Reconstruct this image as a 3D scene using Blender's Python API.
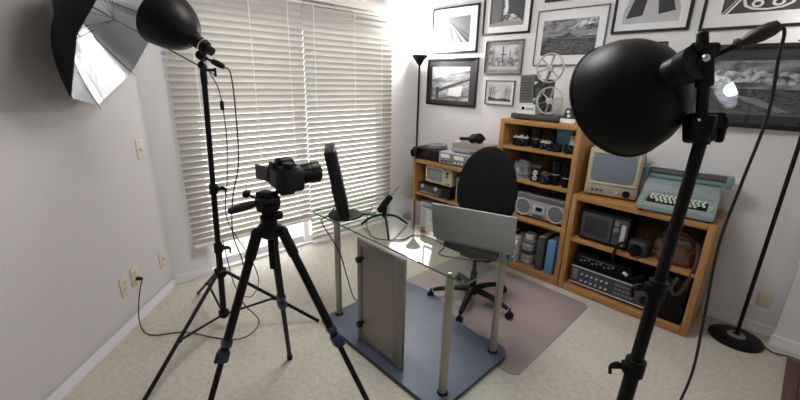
import bpy, bmesh, math, random
from mathutils import Vector, Matrix, Euler
random.seed(4)
PI = math.pi
for o in list(bpy.data.objects): bpy.data.objects.remove(o)
S = bpy.context.scene
C = S.collection

# ------------------------------------------------------------------ camera
cd = bpy.data.cameras.new('camera'); cam = bpy.data.objects.new('camera', cd); C.objects.link(cam)
cd.sensor_width = 36; cd.lens = 17.44; cd.clip_start = .02
_r = Vector((.68650, .72677, .02276)); _u = Vector((-.23139, .18867, .95439)); _f = Vector((-.68933, .66046, -.29769))
m = Matrix((_r, _u, -_f)).transposed().to_4x4(); m.translation = Vector((0, 0, 1.66)); cam.matrix_world = m
S.camera = cam
# ------------------------------------------------------------------ world, lights, exposure
S.view_settings.view_transform = 'Standard'; S.view_settings.look = 'None'
S.view_settings.gamma = 1; S.view_settings.use_curve_mapping = False
S.view_settings.exposure = 0.35
W = bpy.data.worlds.new('sky'); S.world = W; W.use_nodes = True
W.node_tree.nodes['Background'].inputs[0].default_value = (.93, .96, 1, 1)
W.node_tree.nodes['Background'].inputs[1].default_value = 4.5
def lamp(name, kind, loc, power, col=(1, 1, 1), size=.1, rot=None, sy=None):
    l = bpy.data.lights.new(name, kind); l.energy = power; l.color = col
    if kind == 'AREA':
        l.size = size
        if sy: l.shape = 'RECTANGLE'; l.size_y = sy
    else: l.shadow_soft_size = size
    o = bpy.data.objects.new(name, l); C.objects.link(o); o.location = loc
    if rot: o.rotation_euler = rot
    return o
lamp('ceiling_fill', 'AREA', (-1.5, 1.5, 2.93), 33, (1, .98, .965), .9)  # added soft fill under the ceiling, out of view, no fixture behind it
lamp('torchiere_light', 'POINT', (-3.18, 3.29, 2.06), 36, (1, .98, .96), .07)
lamp('torchiere_light', 'POINT', (-.02, 3.26, 2.06), 3, (1, .95, .88), .07)

# ------------------------------------------------------------------ materials
def pbr(name, col, rough=.5, metal=0, spec=.5, noise=0, nscale=20, bump=0, bscale=100, emit=None, es=0, sheen=0, dark=None, stretch=None):
    M_ = bpy.data.materials.new(name); M_.use_nodes = True; nt = M_.node_tree; b = nt.nodes['Principled BSDF']
    c = (*col, 1); b.inputs['Base Color'].default_value = c; b.inputs['Roughness'].default_value = rough
    b.inputs['Metallic'].default_value = metal; b.inputs['Specular IOR Level'].default_value = spec
    if sheen: b.inputs['Sheen Weight'].default_value = sheen
    tc = nt.nodes.new('ShaderNodeTexCoord'); src = tc.outputs['Object']
    if stretch:
        mp = nt.nodes.new('ShaderNodeMapping'); mp.inputs['Scale'].default_value = stretch; nt.links.new(src, mp.inputs[0]); src = mp.outputs[0]
    if noise:
        n = nt.nodes.new('ShaderNodeTexNoise'); n.inputs['Scale'].default_value = nscale; n.inputs['Detail'].default_value = 5
        nt.links.new(src, n.inputs['Vector'])
        r = nt.nodes.new('ShaderNodeValToRGB'); d = dark or tuple(max(0, x * (1 - noise)) for x in col)
        r.color_ramp.elements[0].position = .3; r.color_ramp.elements[1].position = .7
        r.color_ramp.elements[0].color = (*d, 1); r.color_ramp.elements[1].color = (*(min(1, x * (1 + noise * .4)) for x in col), 1)
        nt.links.new(n.outputs[0], r.inputs[0]); nt.links.new(r.outputs[0], b.inputs['Base Color'])
    if bump:
        n = nt.nodes.new('ShaderNodeTexNoise'); n.inputs['Scale'].default_value = bscale; n.inputs['Detail'].default_value = 4
        nt.links.new(tc.outputs['Object'], n.inputs['Vector'])
        bp = nt.nodes.new('ShaderNodeBump'); bp.inputs['Strength'].default_value = bump; bp.inputs['Distance'].default_value = .004
        nt.links.new(n.outputs[0], bp.inputs['Height']); nt.links.new(bp.outputs[0], b.inputs['Normal'])
    if emit:
        b.inputs['Emission Color'].default_value = (*emit, 1); b.inputs['Emission Strength'].default_value = es
    return M_
def glassy(name, tint, strength=1., solid=False, rough=.0):
    """clear sheet: transparent body with Schlick surface reflection (both faces of a solid pane would otherwise double up)"""
    M_ = bpy.data.materials.new(name); M_.use_nodes = True; nt = M_.node_tree; nt.nodes.clear(); N = nt.nodes.new; L = nt.links.new
    o = N('ShaderNodeOutputMaterial'); t = N('ShaderNodeBsdfTransparent'); t.inputs[0].default_value = (*tint, 1)
    g = N('ShaderNodeBsdfGlossy'); g.inputs['Roughness'].default_value = rough
    ge = N('ShaderNodeNewGeometry'); d_ = N('ShaderNodeVectorMath'); d_.operation = 'DOT_PRODUCT'; L(ge.outputs['Normal'], d_.inputs[0]); L(ge.outputs['Incoming'], d_.inputs[1])
    def mth(op, a, b=None):
        m_ = N('ShaderNodeMath'); m_.operation = op
        for i_, v_ in enumerate((a, b)):
            if v_ is None: continue
            if isinstance(v_, (int, float)): m_.inputs[i_].default_value = v_
            else: L(v_, m_.inputs[i_])
        return m_.outputs[0]
    x = mth('POWER', mth('SUBTRACT', 1.0, mth('ABSOLUTE', d_.outputs['Value'])), 5.0)
    x = mth('MULTIPLY', mth('ADD', mth('MULTIPLY', x, .95), .05), strength)
    if solid: x = mth('MULTIPLY', x, mth('SUBTRACT', 1.0, ge.outputs['Backfacing']))
    mx = N('ShaderNodeMixShader'); L(x, mx.inputs[0]); L(t.outputs[0], mx.inputs[1]); L(g.outputs[0], mx.inputs[2]); L(mx.outputs[0], o.inputs[0])
    return M_
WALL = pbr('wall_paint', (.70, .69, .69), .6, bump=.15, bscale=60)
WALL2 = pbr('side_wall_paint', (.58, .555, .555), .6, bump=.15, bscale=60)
CEIL = pbr('ceiling_paint', (.85, .84, .82), .8)
TRIM = pbr('trim_paint', (.76, .75, .76), .35)
CARPET = pbr('carpet', (.50, .465, .39), .95, noise=.16, nscale=34, bump=.9, bscale=240)
MATP = pbr('chair_mat_vinyl', (.29, .235, .225), .38, noise=.1, nscale=3)
OAK = pbr('oak', (.39, .20, .066), .42, noise=.34, nscale=5, stretch=(1.2, 8, 8), bump=.08)
OAKV = pbr('oak_upright', (.39, .20, .066), .42, noise=.34, nscale=5, stretch=(8, 8, 1.0), bump=.08)
OAKB = pbr('oak_back', (.15, .082, .038), .6, noise=.3, nscale=5, stretch=(6, 6, 1.0))
def blindmat():
    M_ = pbr('blind_slat', (.66, .635, .585), .45); nt = M_.node_tree; b = nt.nodes['Principled BSDF']
    o = nt.nodes['Material Output']; t = nt.nodes.new('ShaderNodeBsdfTranslucent'); t.inputs[0].default_value = (.85, .74, .6, 1)
    mx = nt.nodes.new('ShaderNodeMixShader'); mx.inputs[0].default_value = .07
    nt.links.new(b.outputs[0], mx.inputs[1]); nt.links.new(t.outputs[0], mx.inputs[2]); nt.links.new(mx.outputs[0], o.inputs[0]); return M_
SLAT = blindmat()
BRAIL = pbr('blind_rail', (.78, .745, .69), .45)
CORD = pbr('blind_cord', (.9, .88, .84), .7)
ALU = pbr('window_aluminium', (.80, .79, .81), .35, .0)
GLASSW = glassy('window_glass', (.99, .99, .99), .7, True)
BLK = pbr('black_plastic', (.005, .005, .006), .42, spec=.2)
BLKM = pbr('black_matte', (.005, .005, .006), .7, spec=.15)
BLKG = pbr('black_enamel', (.005, .0045, .0045), .42, spec=.18)
POLE = pbr('black_satin_pole', (.006, .0055, .006), .36, spec=.2)
CORDB = pbr('black_rubber', (.014, .013, .014), .5)
DGREY = pbr('dark_grey', (.05, .05, .055), .5)
MGREY = pbr('mid_grey', (.16, .16, .165), .5)
LGREY = pbr('light_grey', (.45, .45, .46), .45)
SILV = pbr('brushed_silver', (.52, .52, .54), .38, .35)
SILV2 = pbr('silver_paint', (.38, .37, .40), .4, .3)
CHROME = pbr('chrome', (.75, .75, .77), .15, 1)
WHITE = pbr('white_plastic', (.80, .79, .77), .4)
CREAM = pbr('cream_plastic', (.50, .48, .30), .4)
IVORY = pbr('ivory_plate', (.60, .55, .43), .4)
FABB = pbr('black_fabric', (.006, .006, .0075), .95, spec=.2, noise=.4, nscale=60, bump=.3, bscale=400)
UBLK = pbr('umbrella_black', (.006, .006, .007), .8, spec=.2)
def umb_silver():
    M_ = pbr('umbrella_silver', (.50, .52, .55), .30, .9, bump=1.0, bscale=9)
    return M_
USIL = umb_silver()
RIB = pbr('rib_steel', (.10, .10, .11), .35, .8)
BLUEK = pbr('blue_plastic_clamp', (.012, .022, .07), .4)
DESKM = pbr('desk_leg_metal', (.36, .335, .285), .38, .6)
DESKB = pbr('desk_base_laminate', (.085, .095, .145), .4, noise=.12, nscale=3)
DESKE = pbr('desk_base_edge', (.03, .032, .045), .5)
TGLASS = glassy('table_glass', (.91, .965, .935), 2.0, True)
TEDGE = pbr('table_glass_edge', (.10, .22, .19), .12)
PGLASS = glassy('picture_glass', (1, 1, 1), .45); PGLASS2 = glassy('picture_glass_bright', (1, 1, 1), 1.1)
TEAL = pbr('typewriter_teal', (.235, .28, .28), .42)
TEALD = pbr('typewriter_teal_dark', (.16, .24, .25), .42)
KEYW = pbr('typewriter_key', (.60, .66, .50), .4)
SCRN = pbr('crt_glass', (.17, .185, .21), .10)
SCRD = pbr('dark_crt_glass', (.03, .034, .036), .12)
TANM = pbr('tan_box', (.42, .33, .25), .6)
TAUPE = pbr('taupe_case', (.30, .255, .22), .5)
BLUEB = pbr('blue_binder', (.09, .24, .46), .5)
TEALB = pbr('teal_box', (.06, .20, .27), .5)
LEATH = pbr('brown_leather', (.12, .05, .03), .45, noise=.4, nscale=14, bump=.3, bscale=40)
LEATHD = pbr('dark_leather', (.05, .025, .018), .45, noise=.3, nscale=14)
WOODD = pbr('dark_wood', (.10, .05, .03), .45, noise=.5, nscale=6, stretch=(20, 1, 1))
LAPT = pbr('laptop_silver', (.30, .30, .285), .5, .2)
GREENM = pbr('green_plastic', (.02, .13, .07), .45)
YEL = pbr('brass_yellow', (.6, .42, .12), .4, .6)
TIN1 = pbr('tin_blue_grey', (.22, .27, .30), .35, .6)
TIN2 = pbr('tin_steel', (.42, .42, .42), .3, .8)
TIN3 = pbr('tin_tan', (.34, .29, .22), .45, .2)
METER = pbr('meter_face', (.80, .80, .76), .4)
GOLDT = pbr('amber_label', (.5, .32, .1), .5)
MESHP = pbr('perforated_sheet', (.29, .265, .25), .5, .35, noise=.12, nscale=260)
INTW = pbr('reflector_inside', (.85, .85, .85), .5, .0)
BULB = pbr('bulb_glow', (1, 1, 1), .4, emit=(.86, .93, 1), es=20)
BULB2 = pbr('bright_bulb_glow', (1, 1, 1), .4, emit=(.86, .93, 1), es=26)
GLOW = pbr('uplighter_glow', (1, 1, 1), .4, emit=(1, .95, .86), es=10)

# ------------------------------------------------------------------ mesh helpers
def frame_to(axis, ref=None):
    z = Vector(axis).normalized(); r = Vector(ref) if ref else (Vector((0, 0, 1)) if abs(z.z) < .9 else Vector((1, 0, 0)))
    x = r.cross(z).normalized(); y = z.cross(x); return Matrix((x, y, z)).transposed()
def smooth_path(pts, n=8):
    P = [Vector(p) for p in pts]
    if len(P) < 3: return P
    out = []
    for i in range(len(P) - 1):
        a = P[i - 1] if i else P[0] * 2 - P[1]; b = P[i]; c = P[i + 1]; d = P[i + 2] if i + 2 < len(P) else P[-1] * 2 - P[-2]
        for k in range(n):
            t = k / n
            out.append(.5 * ((2 * b) + (c - a) * t + (2 * a - 5 * b + 4 * c - d) * t * t + (3 * b - a - 3 * c + d) * t ** 3))
    out.append(P[-1]); return out
class MB:
    def __init__(s): s.bm = bmesh.new(); s.mi = 0
    def m(s, i): s.mi = i; return s
    def _add(s, verts, faces):
        vs = [s.bm.verts.new(v) for v in verts]
        for f in faces:
            try: fc = s.bm.faces.new([vs[i] for i in f]); fc.material_index = s.mi
            except ValueError: pass
        return s
    def _merge(s, b, M_=None):
        if M_ is not None: b.transform(M_)
        off = {}
        for v in b.verts: off[v] = s.bm.verts.new(v.co)
        for f in b.faces:
            nf = s.bm.faces.new([off[v] for v in f.verts]); nf.material_index = s.mi
        b.free(); return s
    def box(s, c, d, bev=0, rot=None, seg=2, taper=None):
        b = bmesh.new(); bmesh.ops.create_cube(b, size=1)
        for v in b.verts:
            v.co = Vector((v.co.x * d[0], v.co.y * d[1], v.co.z * d[2]))
            if taper and v.co.z > 0: v.co.x *= taper[0]; v.co.y *= taper[1]
        if bev: bmesh.ops.bevel(b, geom=b.edges[:], offset=min(bev, min(d) * .49), segments=seg, affect='EDGES', profile=.5)
        M_ = Matrix.Translation(Vector(c))
        if rot is not None: M_ = M_ @ (rot.to_4x4() if isinstance(rot, Matrix) else Euler(rot).to_matrix().to_4x4())
        return s._merge(b, M_)
    def b2(s, x0, x1, y0, y1, z0, z1, bev=0): return s.box(((x0 + x1) / 2, (y0 + y1) / 2, (z0 + z1) / 2), (abs(x1 - x0), abs(y1 - y0), abs(z1 - z0)), bev)
    def lathe(s, prof, o=(0, 0, 0), axis=(0, 0, 1), n=24, cap=True):
        R = frame_to(axis); o = Vector(o); vs = []; fs = []
        for r, h in prof:
            for k in range(n):
                a = 2 * PI * k / n; vs.append(o + R @ Vector((r * math.cos(a), r * math.sin(a), h)))
        for i in range(len(prof) - 1):
            for k in range(n): fs.append((i * n + k, i * n + (k + 1) % n, (i + 1) * n + (k + 1) % n, (i + 1) * n + k))
        if cap:
            if prof[0][0] > 1e-6: fs.append(tuple(range(n - 1, -1, -1)))
            if prof[-1][0] > 1e-6: fs.append(tuple((len(prof) - 1) * n + k for k in range(n)))
        return s._add(vs, fs)
    def cyl(s, p0, p1, r0, r1=None, n=16):
        p0 = Vector(p0); p1 = Vector(p1); r1 = r0 if r1 is None else r1
        return s.lathe([(r0, 0), (r1, (p1 - p0).length)], p0, p1 - p0, n)
    def disc(s, c, axis, r, th, n=24): return s.lathe([(r * .97, -th / 2), (r, -th * .3), (r, th * .3), (r * .97, th / 2)], c, axis, n)
    def ring(s, c, axis, R, r, n=28, k=8, sx=1, sy=1):
        F = frame_to(axis); c = Vector(c); vs = []; fs = []
        for i in range(n):
            a = 2 * PI * i / n
            for j in range(k):
                b = 2 * PI * j / k; q = R + r * math.cos(b)
                vs.append(c + F @ Vector((q * math.cos(a) * sx, q * math.sin(a) * sy, r * math.sin(b))))
        for i in range(n):
            for j in range(k): fs.append((i * k + j, ((i + 1) % n) * k + j, ((i + 1) % n) * k + (j + 1) % k, i * k + (j + 1) % k))
        return s._add(vs, fs)
    def tube(s, pts, r, n=8, sm=8, r1=None, flat=1):
        P = smooth_path(pts, sm) if sm else [Vector(p) for p in pts]
        vs = []; fs = []; N = len(P); up = None
        for i, p in enumerate(P):
            t = (P[min(i + 1, N - 1)] - P[max(i - 1, 0)]).normalized()
            if up is None: up = Vector((0, 0, 1)) if abs(t.z) < .9 else Vector((1, 0, 0))
            x = up.cross(t)
            if x.length < 1e-5: x = Vector((1, 0, 0))
            x.normalize(); up = t.cross(x); rr = r if r1 is None else r + (r1 - r) * i / (N - 1)
            for k in range(n):
                a = 2 * PI * k / n; vs.append(p + x * (rr * math.cos(a)) + up * (rr * math.sin(a) * flat))
        for i in range(N - 1):
            for k in range(n): fs.append((i * n + k, i * n + (k + 1) % n, (i + 1) * n + (k + 1) % n, (i + 1) * n + k))
        fs.append(tuple(range(n - 1, -1, -1))); fs.append(tuple((N - 1) * n + k for k in range(n)))
        return s._add(vs, fs)
    def sph(s, c, r, sc=(1, 1, 1), n=16):
        b = bmesh.new(); bmesh.ops.create_uvsphere(b, u_segments=n, v_segments=n // 2 + 2, radius=r)
        return s._merge(b, Matrix.Translation(Vector(c)) @ Matrix.Diagonal((*sc, 1)))
    def prism(s, poly, d0, d1, axes=(0, 1, 2)):
        # poly in axes[0], axes[1]; extruded along axes[2]
        n = len(poly); vs = []
        for d in (d0, d1):
            for p in poly:
                v = [0, 0, 0]; v[axes[0]] = p[0]; v[axes[1]] = p[1]; v[axes[2]] = d; vs.append(v)
        fs = [tuple(range(n - 1, -1, -1)), tuple(range(n, 2 * n))] + [(i, (i + 1) % n, n + (i + 1) % n, n + i) for i in range(n)]
        return s._add(vs, fs)
    def quad(s, *p): return s._add(p, [tuple(range(len(p)))])
    def build(s, name, mats, parent=None, smooth=True, loc=None, sub=0, fix=True):
        if fix: bmesh.ops.recalc_face_normals(s.bm, faces=s.bm.faces[:])
        me = bpy.data.meshes.new(name); s.bm.to_mesh(me); s.bm.free()
        for x in (mats if isinstance(mats, (list, tuple)) else [mats]): me.materials.append(x)
        if smooth:
            for p in me.polygons: p.use_smooth = True
            me.set_sharp_from_angle(angle=math.radians(38))
        o = bpy.data.objects.new(name, me); C.objects.link(o)
        if parent: o.parent = parent
        if loc: o.location = loc
        if sub:
            md = o.modifiers.new('sub', 'SUBSURF'); md.levels = sub; md.render_levels = sub
        return o
def tag(o, label=None, cat=None, group=None, kind=None):
    if label: o['label'] = label
    if cat: o['category'] = cat
    if group: o['group'] = group
    if kind: o['kind'] = kind
    return o
def thing(name, label, cat, loc=(0, 0, 0), rz=0, group=None):
    o = bpy.data.objects.new(name, None); C.objects.link(o); o.location = loc; o.rotation_euler = (0, 0, rz)
    o.empty_display_size = .05
    return tag(o, label, cat, group)
def kids(o): return [c for c in bpy.data.objects if c.parent == o]
def dup(o, loc=None, rz=None, parent=None):
    c = o.copy(); C.objects.link(c)
    if parent: c.parent = parent
    if loc is not None: c.location = loc
    if rz is not None: c.rotation_euler = (0, 0, rz)
    for k in kids(o): dup(k, parent=c)
    return c
def struct(name, mb, mat, smooth=False): return tag(mb.build(name, mat, smooth=smooth), kind='structure')

# ------------------------------------------------------------------ the room
YW = 3.486; XW = -3.32
LC = Vector((-3.30, .622)); LD = Vector((.753, -.658))          # left wall: corner and direction towards the camera side
LN = Vector((.658, .753))                                       # its inward normal
LE = LC + LD * 4.2
struct('floor', MB().b2(-4.6, 1.7, -2.6, 3.6, -.05, 0), CARPET)
struct('wall_back', MB().b2(XW - .12, .14, YW, YW + .12, 0, 2.95), WALL)
struct('wall_right_return', MB().b2(.14, 1.7, 3.385, YW + .12, 0, 2.95), WALL)
wl = MB()
wl.b2(XW - .12, XW, .45, .90, 0, 2.95); wl.b2(XW - .12, XW, 2.93, YW + .12, 0, 2.95); wl.b2(XW - .12, XW, .90, 2.93, 2.2, 2.95)
struct('wall_window', wl, WALL)
def wall_strip(a, b, z0, z1, th, off=0):
    n = LN; p = [a - n * (th - off), b - n * (th - off), b + n * off, a + n * off]
    return MB().prism([(q.x, q.y) for q in p], z0, z1)
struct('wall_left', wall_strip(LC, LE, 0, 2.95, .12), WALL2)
struct('wall_rear', MB().b2(LE.x - .1, 1.7, -2.3, -2.18, 0, 2.95), WALL)
struct('wall_right', MB().b2(1.6, 1.7, -2.3, 3.5, 0, 2.95), WALL)
struct('ceiling', MB().b2(-4.6, 1.7, -2.6, 3.6, 2.95, 3.0), CEIL)
BH = .075
struct('baseboard_back', MB().b2(XW, .14, YW - .013, YW, 0, BH, .003), TRIM)
struct('baseboard_right', MB().b2(.127, 1.5, 3.372, 3.386, 0, BH, .003), TRIM)
struct('baseboard_window', MB().b2(XW, XW + .013, .63, .90, 0, BH, .003), TRIM)
struct('baseboard_left', wall_strip(LC, LE, 0, BH, .001, .013), TRIM)
# sliding glass door behind the blinds
d = MB()
for z0, z1 in ((0, .022), (2.14, 2.2)): d.b2(-3.43, -3.325, .90, 2.93, z0, z1, .004)
d.b2(-3.43, -3.325, .90, .935, .022, 2.14, .004); d.b2(-3.43, -3.325, 2.895, 2.93, .022, 2.14, .004)
for y0, y1, x in ((.93, 1.93, -3.40), (1.86, 2.9, -3.365)):
    d.b2(x - .02, x + .012, y0, y0 + .06, .022, 2.14, .004); d.b2(x - .02, x + .012, y1 - .07, y1, .022, 2.14, .004)
    d.b2(x - .02, x + .012, y0 + .06, y1 - .07, .022, .085, .004); d.b2(x - .02, x + .012, y0 + .06, y1 - .07, 2.07, 2.14, .004)
door = struct('door_1', d, ALU)
for y0, y1, x in ((.99, 1.86, -3.404), (1.92, 2.83, -3.369)):
    MB().b2(x - .003, x + .003, y0, y1, .085, 2.07).build('door_glass', GLASSW, door, smooth=False)
struct('floor_balcony', MB().b2(-5.6, -3.44, -1, 5, -.12, -.04), pbr('balcony_concrete', (.7, .7, .68), .8, noise=.1))
# strip of plank floor past the carpet edge on the right
pf = MB()
for i in range(9): pf.m(0).b2(.225 + i * .062, .225 + i * .062 + .059, 2.0, 3.25, 0, .012 if i else .02, .002)
struct('floor_planks_right', pf, WOODD)

# ------------------------------------------------------------------ blinds
BT = 60
def blind(y0, y1, zb, zt, label, cords, wand=None):
    r = thing('window_blind', label, 'blinds', (-3.27, (y0 + y1) / 2, zb))
    h = (y1 - y0) / 2; H = zt - zb
    s = MB(); PT = .0500; n = int(round((H - .05) / PT)); tl = math.radians(BT)
    for i in range(n):
        z = .045 + i * PT; cx = .029 * math.cos(tl); cz = .029 * math.sin(tl)
        pts = []
        for t in (-1, -.4, .4, 1):
            bow = .0055 * (1 - t * t)
            pts.append((t * cx - bow * math.sin(tl), z + t * cz + bow * math.cos(tl)))
        th = .0025; a = [(p[0], p[1]) for p in pts]; b = [(p[0] + th * math.sin(tl), p[1] - th * math.cos(tl)) for p in reversed(pts)]
        s.prism(a + b, -h, h, (0, 2, 1))
    s.build('slats', SLAT, r)
    MB().b2(-.03, .028, -h, h, 0, .022, .005).build('bottom_rail', BRAIL, r)
    MB().b2(-.03, .025, -h, h, H - .012, H + .028, .003).build('head_rail', BRAIL, r)
    for c in cords:
        q = MB()
        q.b2(.0275, .0285, c - (y0 + y1) / 2 - .003, c - (y0 + y1) / 2 + .003, .01, H)
        q.build('ladder_tape', CORD, r)
    return r
blind(.80, 1.9005, .29, 2.27, 'wide cream slat blind on the left, raised above the glass door', (.98, 1.42, 1.75))
blind(1.9015, 2.965, .03, 2.27, 'cream slat blind on the right, lowered to the floor beside the corner', (2.0, 2.45, 2.8))
v = thing('blind_valance', 'cream valance board running above both slat blinds', 'valance', (-3.25, 1.88, 2.29))
MB().b2(.03, .045, -1.1, 1.13, 0, .085, .006).build('fascia', BRAIL, v)
for y in (-1.1, 1.115): MB().b2(-.045, .03, y, y + .015, 0, .085, .003).build('return_end', BRAIL, v)
MB().b2(-.068, .03, -1.09, 1.12, .03, .045).build('mounting_strip', BRAIL, v)

# ------------------------------------------------------------------ wall plates on the left wall
def on_left(x, y):                       # snap to the wall surface
    p = Vector((x, y)) - LC; return LC + LD * p.dot(LD)
RZL = math.atan2(LN.y, LN.x) - PI / 2    # local +Y is out of the wall
def plate(name, x, y, z, label, cat, kind, group=None):
    p = on_left(x, y); r = thing(name, label, cat, (p.x, p.y, z), RZL, group)
    MB().b2(-.036, .036, 0, .006, -.058, .058, .003).build('cover_plate', IVORY, r)
    if kind == 'switch':
        MB().box((0, .012, .004), (.01, .02, .022), .002, (.5, 0, 0)).build('toggle', WHITE, r)
    elif kind == 'outlet':
        for dz in (-.02, .02):
            o = MB().m(0).lathe([(.0165, 0), (.0165, .0085)], (0, 0, dz), (0, 1, 0), 18)
            o.m(1)
            for dx in (-.006, .006): o.b2(dx - .001, dx + .001, .0085, .0092, dz - .002, dz + .007)
            o.build('socket', [IVORY, DGREY], r)
    else:
        MB().m(0).b2(-.009, .009, .006, .010, -.009, .009, .001).m(1).b2(-.006, .006, .010, .0106, -.006, .005).build('jack', [IVORY, DGREY], r)
    for dz in (-.045, .045) if kind != 'outlet' else (0,): MB().lathe([(.003, 0), (.003, .0075)], (0, 0, dz), (0, 1, 0), 8).build('screw', MGREY, r)
    r.scale = (1.15, 1, 1.15)
    return r
plate('light_switch', -3.19, .545, 1.15, 'ivory light switch high on the left wall', 'switch', 'switch')
plate('wall_outlet', -2.875, .27, .315, 'ivory outlet low on left wall, left of the one with plug', 'outlet', 'outlet')
plate('wall_outlet', -2.965, .345, .325, 'ivory outlet low on left wall with black plug in it', 'outlet', 'outlet')
plate('wall_jack', -3.22, .56, .295, 'ivory wall jack plate nearest the blinds', 'outlet', 'jack')
# outlet behind the right corner
t_ = thing('wall_outlet', 'low outlet on the back wall behind the right floor lamp base', 'outlet', (.04, YW, .26))
MB().b2(-.036, .036, -.006, 0, -.058, .058, .003).build('cover_plate', IVORY, t_)
# ------------------------------------------------------------------ chair mat
mt = MB(); mt.prism([(-2.12, 1.84), (-2.08, 1.80), (-.90, 1.80), (-.86, 1.84), (-.88, 2.89), (-.92, 2.93), (-2.08, 2.93), (-2.12, 2.89)], .001, .005)
tag(mt.build('chair_mat', MATP, smooth=False), 'brown vinyl floor mat under the office chair', 'floor mat')

# ------------------------------------------------------------------ bookcases
def bookcase(label, x0, x1, h, shelves, y0=3.016, y1=3.47):
    r = thing('bookcase', label, 'bookcase', ((x0 + x1) / 2, y0, 0)); w = (x1 - x0) / 2; dp = y1 - y0; t = .042
    for s in (-1, 1): MB().b2(s * w, s * (w - t), 0, dp, 0, h - .001, .006).build('side_panel', OAKV, r)
    MB().b2(-w + t, w - t, .0, dp, h - .042, h, .006).build('top_panel', OAK, r)
    MB().b2(-w + t, w - t, .0, dp - .01, 0, .055, .006).build('base_panel', OAK, r)
    for z in shelves: MB().b2(-w + t, w - t, .004, dp - .012, z - .026, z, .005).build('shelf', OAK, r)
    MB().b2(-w + t, w - t, dp - .012, dp - .002, .05, h - .04).build('back_panel', OAKB, r)
    return r
bookcase('low oak bookcase in the corner left of the tall one', -2.96, -1.905, .835, [.46])
bookcase('tall oak bookcase with four levels, between the two low ones', -1.90, -1.19, 1.355, [.505, .845, 1.125])
bookcase('low oak bookcase on the right carrying a television and typewriter', -1.185, -.27, .825, [.465])

# ------------------------------------------------------------------ pictures
def gm(name, v, rough=.6): return pbr(name, (v, v, v * 1.02), rough)
G = [gm('print_%02d' % i, g) for i, g in enumerate((.012, .05, .12, .25, .45, .72))]
def cloudm(name, lo, hi, sc, st=(1, 1, 1), lo_p=.35, hi_p=.65):
    M_ = bpy.data.materials.new(name); M_.use_nodes = True; nt = M_.node_tree; b = nt.nodes['Principled BSDF']; b.inputs['Roughness'].default_value = .6
    tc = nt.nodes.new('ShaderNodeTexCoord'); mp = nt.nodes.new('ShaderNodeMapping'); mp.inputs['Scale'].default_value = st
    n = nt.nodes.new('ShaderNodeTexNoise'); n.inputs['Scale'].default_value = sc; n.inputs['Detail'].default_value = 8; n.inputs['Roughness'].default_value = .6
    r = nt.nodes.new('ShaderNodeValToRGB'); r.color_ramp.elements[0].position = lo_p; r.color_ramp.elements[1].position = hi_p
    r.color_ramp.elements[0].color = (lo, lo, lo * 1.03, 1); r.color_ramp.elements[1].color = (hi, hi, hi * 1.03, 1)
    nt.links.new(tc.outputs['Object'], mp.inputs[0]); nt.links.new(mp.outputs[0], n.inputs['Vector']); nt.links.new(n.outputs[0], r.inputs[0]); nt.links.new(r.outputs[0], b.inputs['Base Color']); return M_
SKY = cloudm('print_sky', .02, .40, 9, (1, 1, 2.2), .38, .68); SKYL = cloudm('print_pale_sky', .35, .65, 5, (1, 1, 2)); SCRUB = cloudm('print_scrub', .004, .09, 40)
SEA = cloudm('print_sea', .006, .15, 30, (1, 1, 4)); BUSY = cloudm('print_busy', .03, .5, 26); MIST = cloudm('print_mist', .06, .7, 16, (1.4, 1, 1.6), .4, .62); SMOKE = cloudm('print_smoke', .06, .6, 7, (.6, 1, 2.2))
PM = G + [SKY, SKYL, SCRUB, SEA, BUSY, MIST, SMOKE]   # indices 6..12
MATW = pbr('mat_board_white', (.74, .74, .75), .7); MATD = pbr('mat_board_dark', (.018, .018, .02), .6)
FRB = pbr('frame_black', (.008, .008, .009), .5, spec=.3); FRG = pbr('frame_grey', (.12, .12, .125), .35, .4); FRT = pbr('frame_thin_steel', (.10, .10, .11), .35, .5)
def poly_uv(u, v, w, h): return (-w / 2 + u * w, v * h - h / 2)
def picture(label, x0, x1, z0, z1, fw, ins, art, frame=FRB, mat=MATW, th=.022):
    cx, cz = (x0 + x1) / 2, (z0 + z1) / 2; W_, H_ = x1 - x0, z1 - z0
    r = thing('picture_frame', label, 'picture', (cx, YW, cz))
    f = MB()
    f.b2(-W_ / 2, W_ / 2, -th, 0, H_ / 2 - fw, H_ / 2, .002); f.b2(-W_ / 2, W_ / 2, -th, 0, -H_ / 2, -H_ / 2 + fw, .002)
    f.b2(-W_ / 2, -W_ / 2 + fw, -th, 0, -H_ / 2 + fw, H_ / 2 - fw, .002); f.b2(W_ / 2 - fw, W_ / 2, -th, 0, -H_ / 2 + fw, H_ / 2 - fw, .002)
    f.build('frame', frame, r)
    MB().b2(-W_ / 2 + fw * .8, W_ / 2 - fw * .8, -.010, -.002, -H_ / 2 + fw * .8, H_ / 2 - fw * .8).build('mat_board', mat, r, smooth=False)
    l, rr, b, t = ins; pw, ph = W_ - l - rr, H_ - b - t; px, pz = (l - rr) / 2, (b - t) / 2
    p = MB(); lay = [0]
    def P(mi, pts):
        y = -.0106 - lay[0] * .00018; lay[0] += 1
        p.m(mi)._add([(px - pw / 2 + u * pw, y, pz - ph / 2 + v_ * ph) for u, v_ in pts], [tuple(range(len(pts)))])
    art(P); p.build('print', PM, r, smooth=False)
    MB().quad((-W_ / 2 + fw, -.0165, -H_ / 2 + fw), (W_ / 2 - fw, -.0165, -H_ / 2 + fw), (W_ / 2 - fw, -.0165, H_ / 2 - fw), (-W_ / 2 + fw, -.0165, H_ / 2 - fw)).build('glazing', PGLASS, r, smooth=False)
    return r
FULL = [(0, 0), (1, 0), (1, 1), (0, 1)]
def rect(a, b, c, d_): return [(a, c), (b, c), (b, d_), (a, d_)]
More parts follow.
